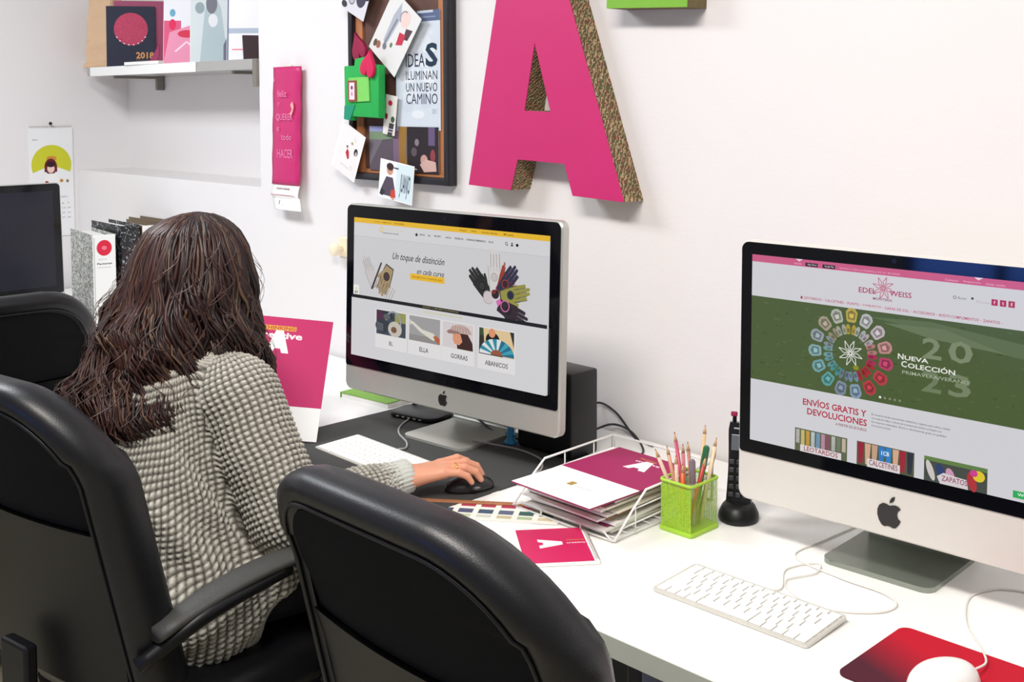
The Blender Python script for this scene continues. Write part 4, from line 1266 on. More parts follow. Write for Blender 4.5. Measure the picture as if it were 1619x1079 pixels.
# poster
p = Print(.195, .335)
p.rect(0, 0, 1, 1, (206, 214, 222)); p.rect(0, 0, 1, .09, (92, 104, 136)); p.rect(.5, 0, .85, .02, (196, 204, 214)); p.rect(.25, .05, .9, .06, (140, 150, 170))
rr = random.Random(9)
for k in range(26):
    p.ell(rr.uniform(.2, .8), rr.uniform(.15, .9), rr.uniform(.08, .2), rr.uniform(.03, .07), rr.choice([(214, 220, 226), (200, 208, 218), (222, 226, 230), (208, 214, 220)]))
INKB = (44, 52, 72)
p.text('IDEA', .233, .66, .355, .465, INKB, .0); p.text('S', .68, .945, .27, .47, (30, 50, 72), .035); p.text('ILUMINAN', .233, .935, .50, .575, INKB); p.text('UN NUEVO', .233, .935, .60, .675, INKB); p.text('CAMINO', .233, .94, .69, .78, INKB); p.text('2015', .82, .92, .82, .86, (120, 140, 168))
card('poster', 'pale blue poster reading IDEAS ILUMINAN UN NUEVO CAMINO on the notice board', -2.460, 1.637, .195, .335, WY-.0225, 0, p, 'poster')
# photo pair under the poster
p = Print(.315, .13)
p.rect(0, 0, 1, 1, (112, 104, 112)); p.rect(0, 0, .5, .3, (120, 140, 110)); p.rect(0, 0, .45, .12, (150, 150, 196)); p.poly([(0, .9), (.2, .3), (.45, .25), (.42, 1), (0, 1)], (90, 80, 90)); p.rect(.36, .1, .44, 1, (120, 96, 122)); p.poly([(.44, 0), (.56, 0), (.54, .6), (.6, 1), (.44, 1)], (150, 110, 50))
p.rect(.56, 0, 1, 1, (40, 32, 38)); p.rect(.86, 0, .95, .4, (100, 84, 120)); p.ell(.80, .72, .05, .12, (196, 150, 140)); p.ell(.92, .62, .035, .14, (140, 60, 70)); p.poly([(.74, .82), (.82, .7), (.96, .75), (.97, .95), (.8, .98)], (206, 170, 160)); p.ell(.66, .55, .04, .1, (90, 80, 84)); p.ell(.70, .34, .03, .08, (130, 120, 124)); p.line([(.56, .9), (.7, .93)], .01, (190, 170, 150))
card('photograph', 'dark wide photograph of people at the bottom of the notice board', -2.527, 1.414, .315, .125, WY-.0240, 0, p, 'photograph')
# big diamond card with figure
p = Print(.15, .20)
p.rect(0, 0, 1, 1, (226, 224, 222)); p.poly([(.35, .05), (.5, .25), (.42, .75), (.3, .72), (.28, .3)], (176, 180, 190)); p.line([(.42, .3), (.36, .8)], .05, (130, 136, 150)); p.ell(.62, .2, .14, .13, (232, 206, 200)); p.ring(.6, .2, .12, .15, (150, 150, 160), a0=120, a1=270); p.poly([(.74, .3), (.92, .24), (.9, .42), (.78, .46)], (86, 60, 72)); p.poly([(.62, .42), (.8, .38), (.82, .54), (.66, .62)], (196, 50, 76)); p.ell(.4, .78, .06, .05, (120, 124, 130)); p.ell(.55, .68, .04, .04, (100, 130, 96)); p.ell(.22, .84, .07, .06, (160, 100, 84)); p.ell(.12, .86, .05, .06, (90, 84, 70))
card('greeting_card', 'large tilted white card with a sketched figure and red heart on the notice board', -2.535, 1.745, .15, .20, WY-.045, math.radians(38), p, 'card')
# strip card with hearts hanging under it
p = Print(.055, .115)
p.rect(0, 0, 1, 1, (226, 220, 214)); p.ell(.45, .2, .18, .07, (196, 40, 70)); p.ell(.2, .55, .12, .08, (150, 30, 60)); p.ell(.75, .6, .16, .08, (60, 90, 60)); p.poly([(.5, .7), (.9, .7), (.8, 1), (.4, 1)], (70, 60, 70)); p.rect(.4, .84, .85, .86, (200, 200, 206)); p.rect(.4, .91, .85, .93, (200, 200, 206))
card('bookmark', 'narrow white bookmark card with a pink flower beside the green house toy', -2.570, 1.512, .055, .115, WY-.036, math.radians(8), p, 'card')
# white cards lower left
p = Print(.105, .15)
p.rect(0, 0, 1, 1, (238, 232, 230)); p.poly([(.45, .45), (.55, .5), (.62, .62), (.55, .66), (.4, .55)], (190, 40, 60)); p.ell(.42, .42, .05, .03, (130, 110, 96)); p.ell(.6, .3, .05, .03, (160, 150, 110)); p.ell(.85, .42, .09, .08, (44, 46, 54)); p.ell(.87, .45, .04, .05, (196, 180, 180)); p.ring(.7, .2, .05, .06, (180, 180, 190)); p.ring(.8, .78, .05, .06, (180, 180, 190)); p.text('gracias', .3, .7, .8, .85, (190, 180, 180))
card('greeting_card', 'small white card with a red bird hanging off the lower left of the board', -2.762, 1.402, .125, .15, WY-.046, math.radians(24), p, 'card')
# caricature card
p = Print(.15, .105)
p.rect(0, 0, 1, 1, (214, 230, 234)); p.rect(0, 0, .5, 1, (238, 240, 240)); p.ell(.3, .22, .10, .15, (206, 150, 130)); p.ell(.3, .13, .11, .10, (60, 40, 40)); p.ell(.27, .23, .015, .02, (40, 30, 30)); p.ell(.34, .23, .015, .02, (40, 30, 30)); p.poly([(.2, .42), (.4, .42), (.5, .8), (.44, .95), (.12, .95), (.06, .78)], (84, 74, 90)); p.poly([(.06, .78), (.2, .84), (.12, .98), (.02, .95)], (50, 50, 60)); p.poly([(.36, .78), (.48, .72), (.52, .95), (.36, .98)], (200, 70, 54)); p.ell(.44, .99, .05, .03, (210, 150, 120))
p.text('JUANJO', .62, .93, .25, .92, (44, 60, 84), .02, .2); p.rect(.42, .12, .56, .16, (60, 70, 84))
card('caricature_card', 'small card with a caricature of a dark-suited figure below the notice board', -2.528, 1.322, .155, .112, WY-.050, math.radians(7), p, 'card')
# monochrome photo at top left of board
p = Print(.12, .10)
p.rect(0, 0, 1, 1, (216, 214, 220)); p.ell(.7, .4, .2, .3, (70, 66, 84)); p.ell(.35, .6, .12, .14, (190, 186, 196)); p.ring(.35, .6, .1, .13, (110, 104, 116)); p.ell(.9, .2, .15, .2, (40, 40, 56)); p.ell(.1, .85, .12, .1, (60, 60, 66))
card('photograph', 'grey photograph overlapping the top left corner of the notice board', -2.713, 1.856, .12, .10, WY-.046, math.radians(25), p, 'photograph')
# felt house toy with hearts
t = thing('felt_house', 'green felt house ornament with a small framed window hanging on the board', 'ornament', (-2.662, WY-.055, 1.577), -.06)
bm = B(); prism(bm, [(-.092, -.078), (-.06, -.082), (-.055, -.07), (.088, -.074), (.09, .078), (.05, .082), (.02, .082), (.01, .105), (-.035, .1), (-.04, .08), (-.094, .08)], -.014, .012, bev=.006); obj('body', bm, GREEN, t, autos=40)
bm = B(); prism(bm, [(-.058, -.028), (.048, -.025), (.045, .046), (-.06, .044)], -.019, -.0145, bev=.001); fp = obj('window_panel', bm, GREEN2, t)
bm = B(); prism(bm, [(-.058, -.026), (-.014, -.025), (-.016, .036), (-.06, .036)], -.022, -.0192, bev=.0006); obj('window_frame', bm, mat('brown_red_card', (150, 60, 56), .6), t)
p = Print(.028, .05); p.rect(0, 0, 1, 1, (240, 220, 226)); p.ell(.5, .3, .2, .12, (120, 40, 90)); p.text('A', .3, .7, .5, .8, (200, 60, 120), .02)
p.build('window_picture', INK, t, Matrix.Translation((-.037, -.0224, .005)))
bm = B(); prism(bm, [(-.092, -.078), (-.06, -.082), (-.045, -.06), (-.03, -.035), (-.088, -.038)], -.0165, -.0142, bev=.0008); obj('corner_patch', bm, TEAL, t)
def heart(w, h):
    pts = []
    for k in range(24):
        a = 2*math.pi*k/24
        pts.append((w*16*math.sin(a)**3/32, h*(13*math.cos(a)-5*math.cos(2*a)-2*math.cos(3*a)-math.cos(4*a))/29))
    return pts
bm = B(); prism(bm, heart(.066, .08), -.006, .006, bev=.002, M=Matrix.Rotation(math.pi, 4, 'Y')); setp(obj('felt_heart', bm, REDF, loc=(-2.612, WY-.08, 1.655), rot=(0, .25, 0), autos=40), 'bright crimson felt heart upside down over the green house', 'heart')
bm = B(); prism(bm, heart(.064, .085), -.006, .006, bev=.002, M=Matrix.Rotation(2.8, 4, 'Y')); setp(obj('felt_heart', bm, WINEF, loc=(-2.692, WY-.053, 1.708), autos=40), 'dark wine felt heart above the green house, by the board frame', 'heart')

# ------------------------------------------------------------------ magenta wall hanging
t = thing('wall_hanging', 'tall narrow magenta paper banner with faint handwriting and white curled end', 'banner', (-3.125, WY-.012, 1.5))
N = 22
def strip(nm, z0, z1, m_, th, y_fn, parent, w0=-.078, w1=.078):
    bm = B(); g = {}
    for j in range(N+1):
        z_ = z0+(z1-z0)*j/N
        for i in range(7):
            x = w0+(w1-w0)*i/6
            xx_ = x+.0015*math.sin(z_*60)*(abs(x) > .07)
            for q in (0, 1): g[i, j, q] = bm.verts.new((xx_+y_fn(z_)[1], y_fn(z_)[0]-q*th-.004*math.sin((i/6)*math.pi), z_))
    for j in range(N):
        for i in range(6):
            for q in (0, 1): bm.faces.new((g[i, j, q], g[i+1, j, q], g[i+1, j+1, q], g[i, j+1, q]))
        for i in (0, 6): bm.faces.new((g[i, j, 0], g[i, j+1, 0], g[i, j+1, 1], g[i, j, 1]))
    for i in range(6):
        for j in (0, N): bm.faces.new((g[i, j, 0], g[i+1, j, 0], g[i+1, j, 1], g[i, j, 1]))
    return obj(nm, bm, m_, parent, smooth=True)
strip('banner_sheet', -.218, .165, MAG, .006, lambda z_: (-.004-.012*(.165-z_)/.38, 0), t)
strip('back_card', -.30, -.214, PAPER, .002, lambda z_: (-.012-.25*(-.2-z_)*(1 if z_ > -.26 else .6), .02*max(0, -.25-z_)/.05), t)
bm = B(); box(bm, (-.02, -.006, .158), (.02, .004, .17), .002); obj('tape', bm, PAPER2, t)
p = Print(.14, .36)
for k, (tx, a, b, v, h) in enumerate((('i', .10, .14, .06, .03), ('feliz', .25, .62, .17, .06), ('y', .25, .33, .28, .03), ('QUERER', .18, .85, .38, .07), ('es', .2, .3, .50, .04), ('todo', .38, .80, .56, .06), ('HACER', .2, .85, .70, .08))):
    p.text(tx, a, b, v, v+h, (232, 130, 176), .004)
p.poly([(.78, .30), (.86, .27), (.92, .32), (.82, .40), (.74, .38), (.84, .345)], (250, 170, 160)); p.text('…', .6, .95, .83, .84, (240, 40, 90))
hwt = p.build('handwriting', INK, t, Matrix.Translation((0, -.0235, -.03))); hwt['kind'] = 'stuff'
p = Print(.14, .07); p.text('edición limitada', .2, .75, .15, .25, (120, 70, 80), .02); p.rect(.0, .5, 1, .53, (190, 120, 130)); p.text('1', .42, .45, .75, .95, (90, 70, 90))
p.build('small_print', INK, t, Matrix.Translation((0, -.0330, -.25)) @ Matrix.Rotation(-.24, 4, 'X'))

# ------------------------------------------------------------------ wall calendar on the left wall
t = thing('calendar', 'white wall calendar with a girl in a yellow-green circle on the left wall', 'calendar', (LX+.0015, 1.947, 1.2155), math.pi/2)
t.scale = (1.116, 1.116, 1.116)
bm = B(); box(bm, (-.084, -.003, -.21), (.084, 0, .208)); obj('pages', bm, PAPER, t)
bm = B()
for k in range(22): tube(bm, [(-.078+k*.0074+0*a, -.0015+.004*math.cos(a), .208+.004*math.sin(a)) for a in [2*math.pi*q/8 for q in range(8)]], .0006, 4, closed=True)
obj('spiral_binding', bm, STEEL, t)
bm = B(); lathe(bm, [(.0015, 0), (.0015, .012), (.006, .013), (.006, .016)], 12, Matrix.Translation((-.004, 0, .222)) @ Matrix.Rotation(math.pi/2, 4, 'X')); obj('pin', bm, CABB, t)
p = Print(.166, .41)
YG = (206, 206, 50)
p.rect(0, 0, 1, 1, (240, 240, 240)); p.text('Enero', .08, .2, .10, .115, (120, 120, 130), .01); p.ell(.5, .345, .46, .46*.405, YG, a0=158, a1=382, n=40)
p.ell(.5, .285, .12, .025, (206, 140, 60)); p.ell(.48, .36, .145, .075, (110, 30, 40), n=28); p.rect(.335, .36, .625, .41, (110, 30, 40)); p.ell(.48, .38, .085, .04, (240, 206, 196)); p.ell(.48, .338, .10, .028, (50, 20, 30)); p.poly([(.36, .425), (.6, .425), (.68, .50), (.66, .52), (.3, .52), (.3, .50)], (244, 244, 240)); p.ell(.38, .505, .04, .012, (170, 40, 50)); p.ell(.72, .495, .04, .015, (190, 130, 50)); p.ell(.86, .50, .03, .015, (140, 110, 40))
p.text('ENERO', .64, .86, .64, .655, (150, 150, 156))
for r_ in range(6):
    for c_ in range(7):
        n_ = r_*7+c_+1
        if n_ <= 31: p.text(str(n_), .09+c_*.125, .14+c_*.125+(.02 if n_ > 9 else 0), .70+r_*.045, .715+r_*.045, (150, 156, 160), .01)
p.build('printed_page', INK, t, Matrix.Translation((0, -.0033, 0)))

# ------------------------------------------------------------------ cream knob on the wall behind the left computer
t = thing('wall_hook', 'cream plastic wall hook peeping out left of the lit computer', 'hook', (-2.852, WY, 1.10))
bm = B(); box(bm, (-.022, -.008, -.03), (.022, -.0005, .03), .003); obj('plate', bm, CREAM, t)
bm = B(); lathe(bm, [(.008, 0), (.009, .012), (.02, .022), (.022, .032), (.014, .04)], 18, Matrix.Translation((0, -.008, -.005)) @ Matrix.Rotation(math.pi/2, 4, 'X')); obj('knob', bm, CREAM, t, smooth=True)

# ------------------------------------------------------------------ wall shelf
SZ = 1.698
t = thing('wall_shelf', 'white and grey shelf on steel brackets in the left corner recess', 'shelf', (-3.99, 2.17, SZ))
bm = B(); box(bm, (-.665, -.118, -.036), (.66, .128, 0), .001, 1); obj('board', bm, SHELFG, t)
bm = B(); box(bm, (-.63, -.122, -.0365), (.255, -.1185, -.0), .0005, 1); obj('front_strip', bm, WHP, t)
for x in (-.475, .46):
    bm = B(); box(bm, (x-.009, .095, -.095), (x+.009, .128, -.037), .002); box(bm, (x-.009, -.09, -.048), (x+.009, .094, -.037), .002); obj('bracket', bm, STEEL, t)
bm = B(); box(bm, (.638, -.121, -.095), (.664, -.085, .0), .002); obj('end_post', bm, STEEL, t)
# things on the shelf
t = thing('paper_bag', 'crumpled kraft paper bag at the left end of the shelf', 'bag', (-4.66, 2.14, SZ+.001), .3)
bm = B()
rings = []
for k in range(9):
    s = k/8; w = .085-.018*s; d = .045-.012*s
    rings.append([bm.verts.new((x*(1+.05*math.sin(k*2+i)), y*(1+.08*math.sin(k*3+i*2)), .30*s)) for i, (x, y) in enumerate(rrect(2*w, 2*d, .012, 3))])
for a_, b_ in zip(rings, rings[1:]):
    for i in range(len(a_)): bm.faces.new((a_[i], a_[(i+1) % len(a_)], b_[(i+1) % len(a_)], b_[i]))
bm.faces.new(rings[0][::-1]); obj('bag_body', bm, KRAFT, t)
bm = B(); box(bm, (-.09, -.05, 0), (.09, .05, .02), .006); obj('folded_base', bm, KRAFT, t)
def standing(name, label, cat, loc, a, W, H, T, m_, p, lean=0.0, edge=PAPER):
    t = thing(name, label, cat, loc, a)
    M = Matrix.Rotation(-lean, 4, 'X')
    bm = B(); box(bm, (-W/2+.002, .002, .002), (W/2-.002, T-.002, H-.002), M=M); obj('pages', bm, edge, t)
    bm = B(); box(bm, (-W/2, 0, 0), (W/2, .0018, H), M=M); box(bm, (-W/2, T-.0018, 0), (W/2, T, H), M=M); box(bm, (-W/2-.0016, 0, 0), (-W/2, T, H), M=M); obj('cover', bm, m_, t)
    if p: p.build('printed_cover', INK, t, M @ Matrix.Translation((0, -.0003, H/2)))
    return t
p = Print(.19, .247); p.rect(0, 0, 1, 1, (38, 40, 60))
p.ell(.5, .38, .35, .35*.775, (190, 64, 96), n=40)
rr = random.Random(5)
p.n += 1
for k in range(60):
    a, r_ = rr.random()*6.28, .33*math.sqrt(rr.random())
    p.ell(.5+r_*math.cos(a), .38+r_*math.sin(a)*.775, .012, .009, rr.choice([(206, 90, 116), (160, 50, 80), (176, 60, 90)]), n=6, up=False)
for k in range(8):
    a = math.radians(30+k*17)
    p.ell(.5+.34*math.cos(a), .38+.34*math.sin(a)*.775, .016, .012, (230, 220, 226), n=8, up=False)
p.text('2018', .60, .97, .76, .87, (214, 150, 90), .03); p.text('felices fiestas', .6, .95, .885, .905, (140, 120, 90))
standing('book', 'dark navy book with a red disc and 2018 on the shelf', 'book', (-4.40, 2.125, SZ+.001), math.radians(56), .19, .247, .012, NAVY, p, .06)
standing('book', 'wine red book standing just behind the navy 2018 book', 'book', (-4.397, 2.163, SZ+.001), math.radians(56), .20, .27, .014, WINE, None, .04)
p = Print(.215, .30); p.rect(0, 0, 1, 1, (236, 236, 240)); p.rect(0, .45, .3, 1, (222, 90, 130)); p.poly([(0, 1), (.1, .6), (.5, .5), (.9, .55), (1, 1)], (236, 150, 180)); p.ell(.15, .5, .06, .07, (226, 40, 90)); p.ell(.15, .35, .05, .05, (110, 170, 196)); p.ell(.4, .62, .16, .05, (214, 50, 80)); p.line([(.2, .85), (.4, .72), (.55, .82), (.8, .66)], .03, (250, 220, 230)); p.ell(.6, .2, .12, .14, (226, 206, 206)); p.rect(.47, 0, .5, .6, (110, 70, 100)); p.ell(.75, .35, .1, .1, (222, 220, 190))
standing('magazine', 'pink and white illustrated magazine on the shelf right of the navy book', 'magazine', (-3.925, 2.14, SZ+.001), math.radians(50), .215, .30, .006, PAPER, p, .14)
p = Print(.17, .32); p.rect(0, 0, 1, 1, (226, 220, 230)); p.rect(.0, 0, .04, 1, (90, 40, 90)); p.ell(.5, .4, .3, .25, (240, 214, 222)); p.ell(.3, .2, .15, .1, (222, 120, 150)); p.rect(.1, .55, .9, .62, (236, 230, 200)); p.text('moda', .2, .7, .1, .16, (200, 60, 110), .01)
standing('magazine', 'white magazine with a dark spine behind the pink magazine', 'magazine', (-3.913, 2.208, SZ+.001), math.radians(50), .17, .32, .006, PAPER, p, .08)
p = Print(.17, .31); p.rect(0, 0, 1, 1, (214, 222, 224)); p.poly([(.2, 1), (.3, .4), (.45, .1), (.65, .35), (.8, 1)], (180, 196, 200)); p.ell(.45, .3, .12, .12, (120, 120, 130)); p.ell(.48, .5, .1, .08, (232, 232, 236)); p.poly([(.7, .8), (.85, .6), (.9, 1), (.7, 1)], (110, 110, 130)); p.ell(.2, .35, .1, .07, (150, 166, 170))
standing('magazine', 'pale grey-green magazine in the middle right of the shelf', 'magazine', (-3.745, 2.13, SZ+.001), math.radians(52), .17, .31, .005, PAPER, p, .12)
p = Print(.19, .31); p.rect(0, 0, 1, 1, (244, 242, 244)); p.rect(0, .62, 1, .68, (180, 190, 206)); p.rect(.1, .86, .8, .875, (240, 130, 150)); p.rect(0, 0, .03, 1, (110, 120, 150)); p.text('Catálogo', .2, .8, .2, .3, (230, 214, 220), .01)
standing('magazine', 'mostly blank white catalogue at the right end of the shelf', 'magazine', (-3.545, 2.17, SZ+.001), math.radians(40), .19, .31, .006, PAPER, p, .08)
standing('book', 'thin black-brown book leaning at the right end of the shelf', 'book', (-3.40, 2.13, SZ+.001), math.radians(70), .14, .085, .012, mat('dark_brown_cover', (60, 40, 46), .5), None, .2)
t = thing('leaflet', 'white leaflets lying flat on the shelf front with a wine red corner', 'leaflet', (-4.145, 2.09, SZ+.0008), .05)
bm = B(); box(bm, (-.14, -.045, 0), (.12, .04, .012), .0006, 1); obj('sheets', bm, PAPER, t)
bm = B(); prism(bm, [(.03, .012), (.085, .06), (.105, .075), (.1, .03), (.08, .0125)], -.03, -.028); obj('wine_sheet', bm, WINE, t)

# ------------------------------------------------------------------ binders in the corner
def binder(x, y, a, W, H, D, m_cov, m_sp, label, lab=None):
    t = thing('binder', label, 'binder', (x, y, DZ), a)     # spine faces local -y
    bm = B(); box(bm, (-W/2, 0, 0), (-W/2+.003, D, H)); box(bm, (W/2-.003, 0, 0), (W/2, D, H)); obj('cover', bm, m_cov, t)
    bm = B(); box(bm, (-W/2, -.003, 0), (W/2, 0, H), .0012, 1); obj('spine', bm, m_sp, t)
    bm = B(); box(bm, (-W/2+.006, .02, .004), (W/2-.006, D-.008, H-.012)); obj('pages', bm, PAPER, t)
    if lab: lab.build('spine_label', INK, t, Matrix.Translation((0, -.0034, H/2)))
    bm = B(); tube(bm, [(0+.01*math.cos(q), -.0036, .05+.01*math.sin(q)) for q in [2*math.pi*k/12 for k in range(12)]], .0012, 5, closed=True); obj('finger_ring', bm, STEEL, t)
    return t
p = Print(.076, .30); p.rect(0, 0, 1, 1, (240, 240, 236)); p.ell(.5, .13, .36, .36*.27, (216, 40, 66)); p.ell(.5, .13, .12, .025, (240, 120, 140)); p.text('2016', .2, .6, .26, .28, (170, 170, 176)); p.text('Facturas', .15, .85, .31, .335, (70, 70, 76), .03); p.text('clientes', .15, .8, .36, .375, (150, 150, 156)); p.rect(0, .0, .05, 1, (200, 200, 190))
binder(-3.97, 1.795, math.radians(82), .082, .318, .285, MARB1, WHP, 'grey marbled binder with white spine and red oval, nearest the dark screen', p)
p = Print(.01, .01); p.rect(0, 0, 1, 1, (20, 20, 20))
binder(-3.965, 1.895, math.radians(87), .070, .345, .285, MARB2, MARB2, 'black marbled binder standing behind the grey marbled one')
p = Print(.060, .30); p.rect(0, 0, 1, 1, (240, 240, 240)); p.text('2017', .2, .7, .05, .08, (120, 120, 126))
binder(-3.96, 1.973, math.radians(88), .066, .34, .285, mat('brown_binder_edge', (104, 88, 66), .5), WHP, 'white-spined binder half hidden by the woman\'s hair', p)
binder(-3.94, 2.0325, math.radians(90), .05, .352, .27, mat('brown_binder_edge', (104, 88, 66), .5), mat('brown_binder_edge', (104, 88, 66), .5), 'thin brown-edged binder against the back wall')

# ------------------------------------------------------------------ the woman
import openvdb
def g_cap(P, a, b, ra, rb):
    a, b = np.array(a, np.float32), np.array(b, np.float32)
    ab = b-a
    t = np.clip(((P-a)@ab)/float(ab@ab), 0, 1)
    d = np.sqrt(((P-a-t[..., None]*ab)**2).sum(-1))
    return d-(ra+(rb-ra)*t)
def g_ell(P, c, r, rot=None):
    q = P-np.array(c, np.float32)
    if rot is not None:
        q = q@np.array(Euler(rot).to_matrix(), dtype=np.float32)
    r = np.array(r, np.float32)
    k0 = np.sqrt(((q/r)**2).sum(-1)); k1 = np.sqrt(((q/(r*r))**2).sum(-1))
    return k0*(k0-1)/np.maximum(k1, 1e-6)
def smin(a, b, k):
    h = np.clip(.5+.5*(b-a)/k, 0, 1)
    return b*(1-h)+a*h-k*h*(1-h)
def grid(lo, hi, vs):
    ax = [np.arange(l, h, vs, dtype=np.float32) for l, h in zip(lo, hi)]
    return np.stack(np.meshgrid(*ax, indexing='ij'), -1)
def to_mesh(name, d, lo, vs, sub=0):
    g = openvdb.FloatGrid(1.0)
    g.copyFromArray(np.ascontiguousarray(np.clip(d/vs, -4, 4).astype(np.float32)))
    pts, tr, qd = g.convertToPolygons(isovalue=0, adaptivity=0)
    pts = pts*vs+np.array(lo)
    fs = [tuple(int(i) for i in q[::-1]) for q in qd]+[tuple(int(i) for i in q[::-1]) for q in tr]
    me = bpy.data.meshes.new(name)
    me.from_pydata(pts.tolist(), [], fs)
    me.update()
    bm = bmesh.new(); bm.from_mesh(me)
    bmesh.ops.smooth_vert(bm, verts=bm.verts, factor=.5, use_axis_x=True, use_axis_y=True, use_axis_z=True)
    bmesh.ops.recalc_face_normals(bm, faces=bm.faces)
    if sub:
        bmesh.ops.subdivide_edges(bm, edges=bm.edges, cuts=sub, use_grid_fill=True, smooth=0)
        bmesh.ops.smooth_vert(bm, verts=bm.verts, factor=.5, use_axis_x=True, use_axis_y=True, use_axis_z=True)
    bm.to_mesh(me); bm.free()
    return me
def capf(pts, tr=None):
    return pts
HC = np.array((-2.10, 1.15, 1.205))
person = thing('person', 'woman with long wavy brown hair in a grey waffle-knit jumper seated at the left computer', 'person', (-1.98, 1.03, .53))
PL = Vector((-1.98, 1.03, .53))
def pobj(nm, me, m_, parent=None, smooth=True):
    me.transform(Matrix.Translation(-PL))
    return link_mesh(nm, me, m_, parent or person, smooth)
SHR, ELR, WRR = (-1.90, 1.125, .975), (-1.785, 1.15, .775), (-1.738, 1.396, .796)
SHL, ELL, WRL = (-2.25, 1.12, .975), (-2.27, 1.10, .74), (-2.13, 1.22, .665)

# body (skin): head with face, neck, torso core, arms
lo, hi, vs = (-2.36, .86, .50), (-1.66, 1.42, 1.36), .0045
Pg = grid(lo, hi, vs)
tl = (.30, 0, 0)      # head tipped forward over the keyboard
d = g_ell(Pg, HC+np.array((0, -.008, .022)), (.073, .092, .085))
d = smin(d, g_ell(Pg, HC+np.array((0, .028, -.035)), (.058, .062, .078)), .03)
d = smin(d, g_ell(Pg, HC+np.array((0, .066, -.085)), (.024, .022, .022)), .03)
d = smin(d, g_cap(Pg, HC+np.array((0, .088, .005)), HC+np.array((0, .106, -.028)), .009, .013), .012)
d = smin(d, g_ell(Pg, HC+np.array((0, .088, -.058)), (.021, .010, .006)), .008)
d = smin(d, g_ell(Pg, HC+np.array((0, .085, -.068)), (.018, .010, .006)), .008)
for s in (-1, 1):
    d = np.maximum(d, -g_ell(Pg, HC+np.array((s*.031, .10, .006)), (.015, .018, .010)))
    d = smin(d, g_ell(Pg, HC+np.array((s*.075, .0, -.015)), (.008, .018, .03)), .008)
    d = smin(d, g_ell(Pg, HC+np.array((s*.03, .082, .026)), (.022, .010, .006)), .01)
d = smin(d, g_cap(Pg, HC+np.array((0, -.02, -.06)), (-2.075, 1.10, 1.00), .048, .055), .03)
for a, b, ra, rb in (((-2.20, 1.11, .97), (-1.95, 1.11, .97), .055, .055), ((-2.07, 1.10, .93), (-2.02, 1.05, .66), .115, .115), (SHR, ELR, .048, .038), (ELR, WRR, .038, .026), (SHL, ELL, .048, .038), (ELL, WRL, .038, .026)):
    d = smin(d, g_cap(Pg, a, b, ra, rb), .03)
me = to_mesh('body', d, lo, vs)
pobj('body', me, SKIN)
# eyes, brows
for s in (-1, 1):
    bm = B(); bmesh.ops.create_uvsphere(bm, u_segments=16, v_segments=10, radius=.0115, matrix=Matrix.Translation(Vector(HC+np.array((s*.031, .0775, .004)))))
    me = bpy.data.meshes.new('eye'); bm.to_mesh(me); bm.free(); pobj('eye', me, mat('eye_white', (236, 232, 228), .15))
    bm = B(); lathe(bm, [(.006, 0), (.006, .0012), (.003, .0018)], 14, Matrix.Translation(Vector(HC+np.array((s*.031, .0882, .003)))) @ Matrix.Rotation(-math.pi/2, 4, 'X'))
    me = bpy.data.meshes.new('iris'); bm.to_mesh(me); bm.free(); pobj('iris', me, mat('iris_brown', (60, 36, 24), .15))
    bm = B(); tube(bm, [Vector(HC+np.array((s*(.014+.009*k), .0955-.002*k, .030+.003*math.sin(k)))) for k in range(5)], [.002, .0028, .0028, .0022, .001], 6)
    me = bpy.data.meshes.new('eyebrow'); bm.to_mesh(me); bm.free(); pobj('eyebrow', me, mat('brow_brown', (50, 32, 28), .7))
bm = B(); tube(bm, [Vector(HC+np.array((-.017+.0085*k, .0965-.0022*abs(k-2), -.0635+.0008*abs(k-2)))) for k in range(5)], [.0015, .0035, .004, .0035, .0015], 8)
me = bpy.data.meshes.new('lips'); bm.to_mesh(me); bm.free(); pobj('lips', me, mat('lip_rose', (186, 90, 88), .4))

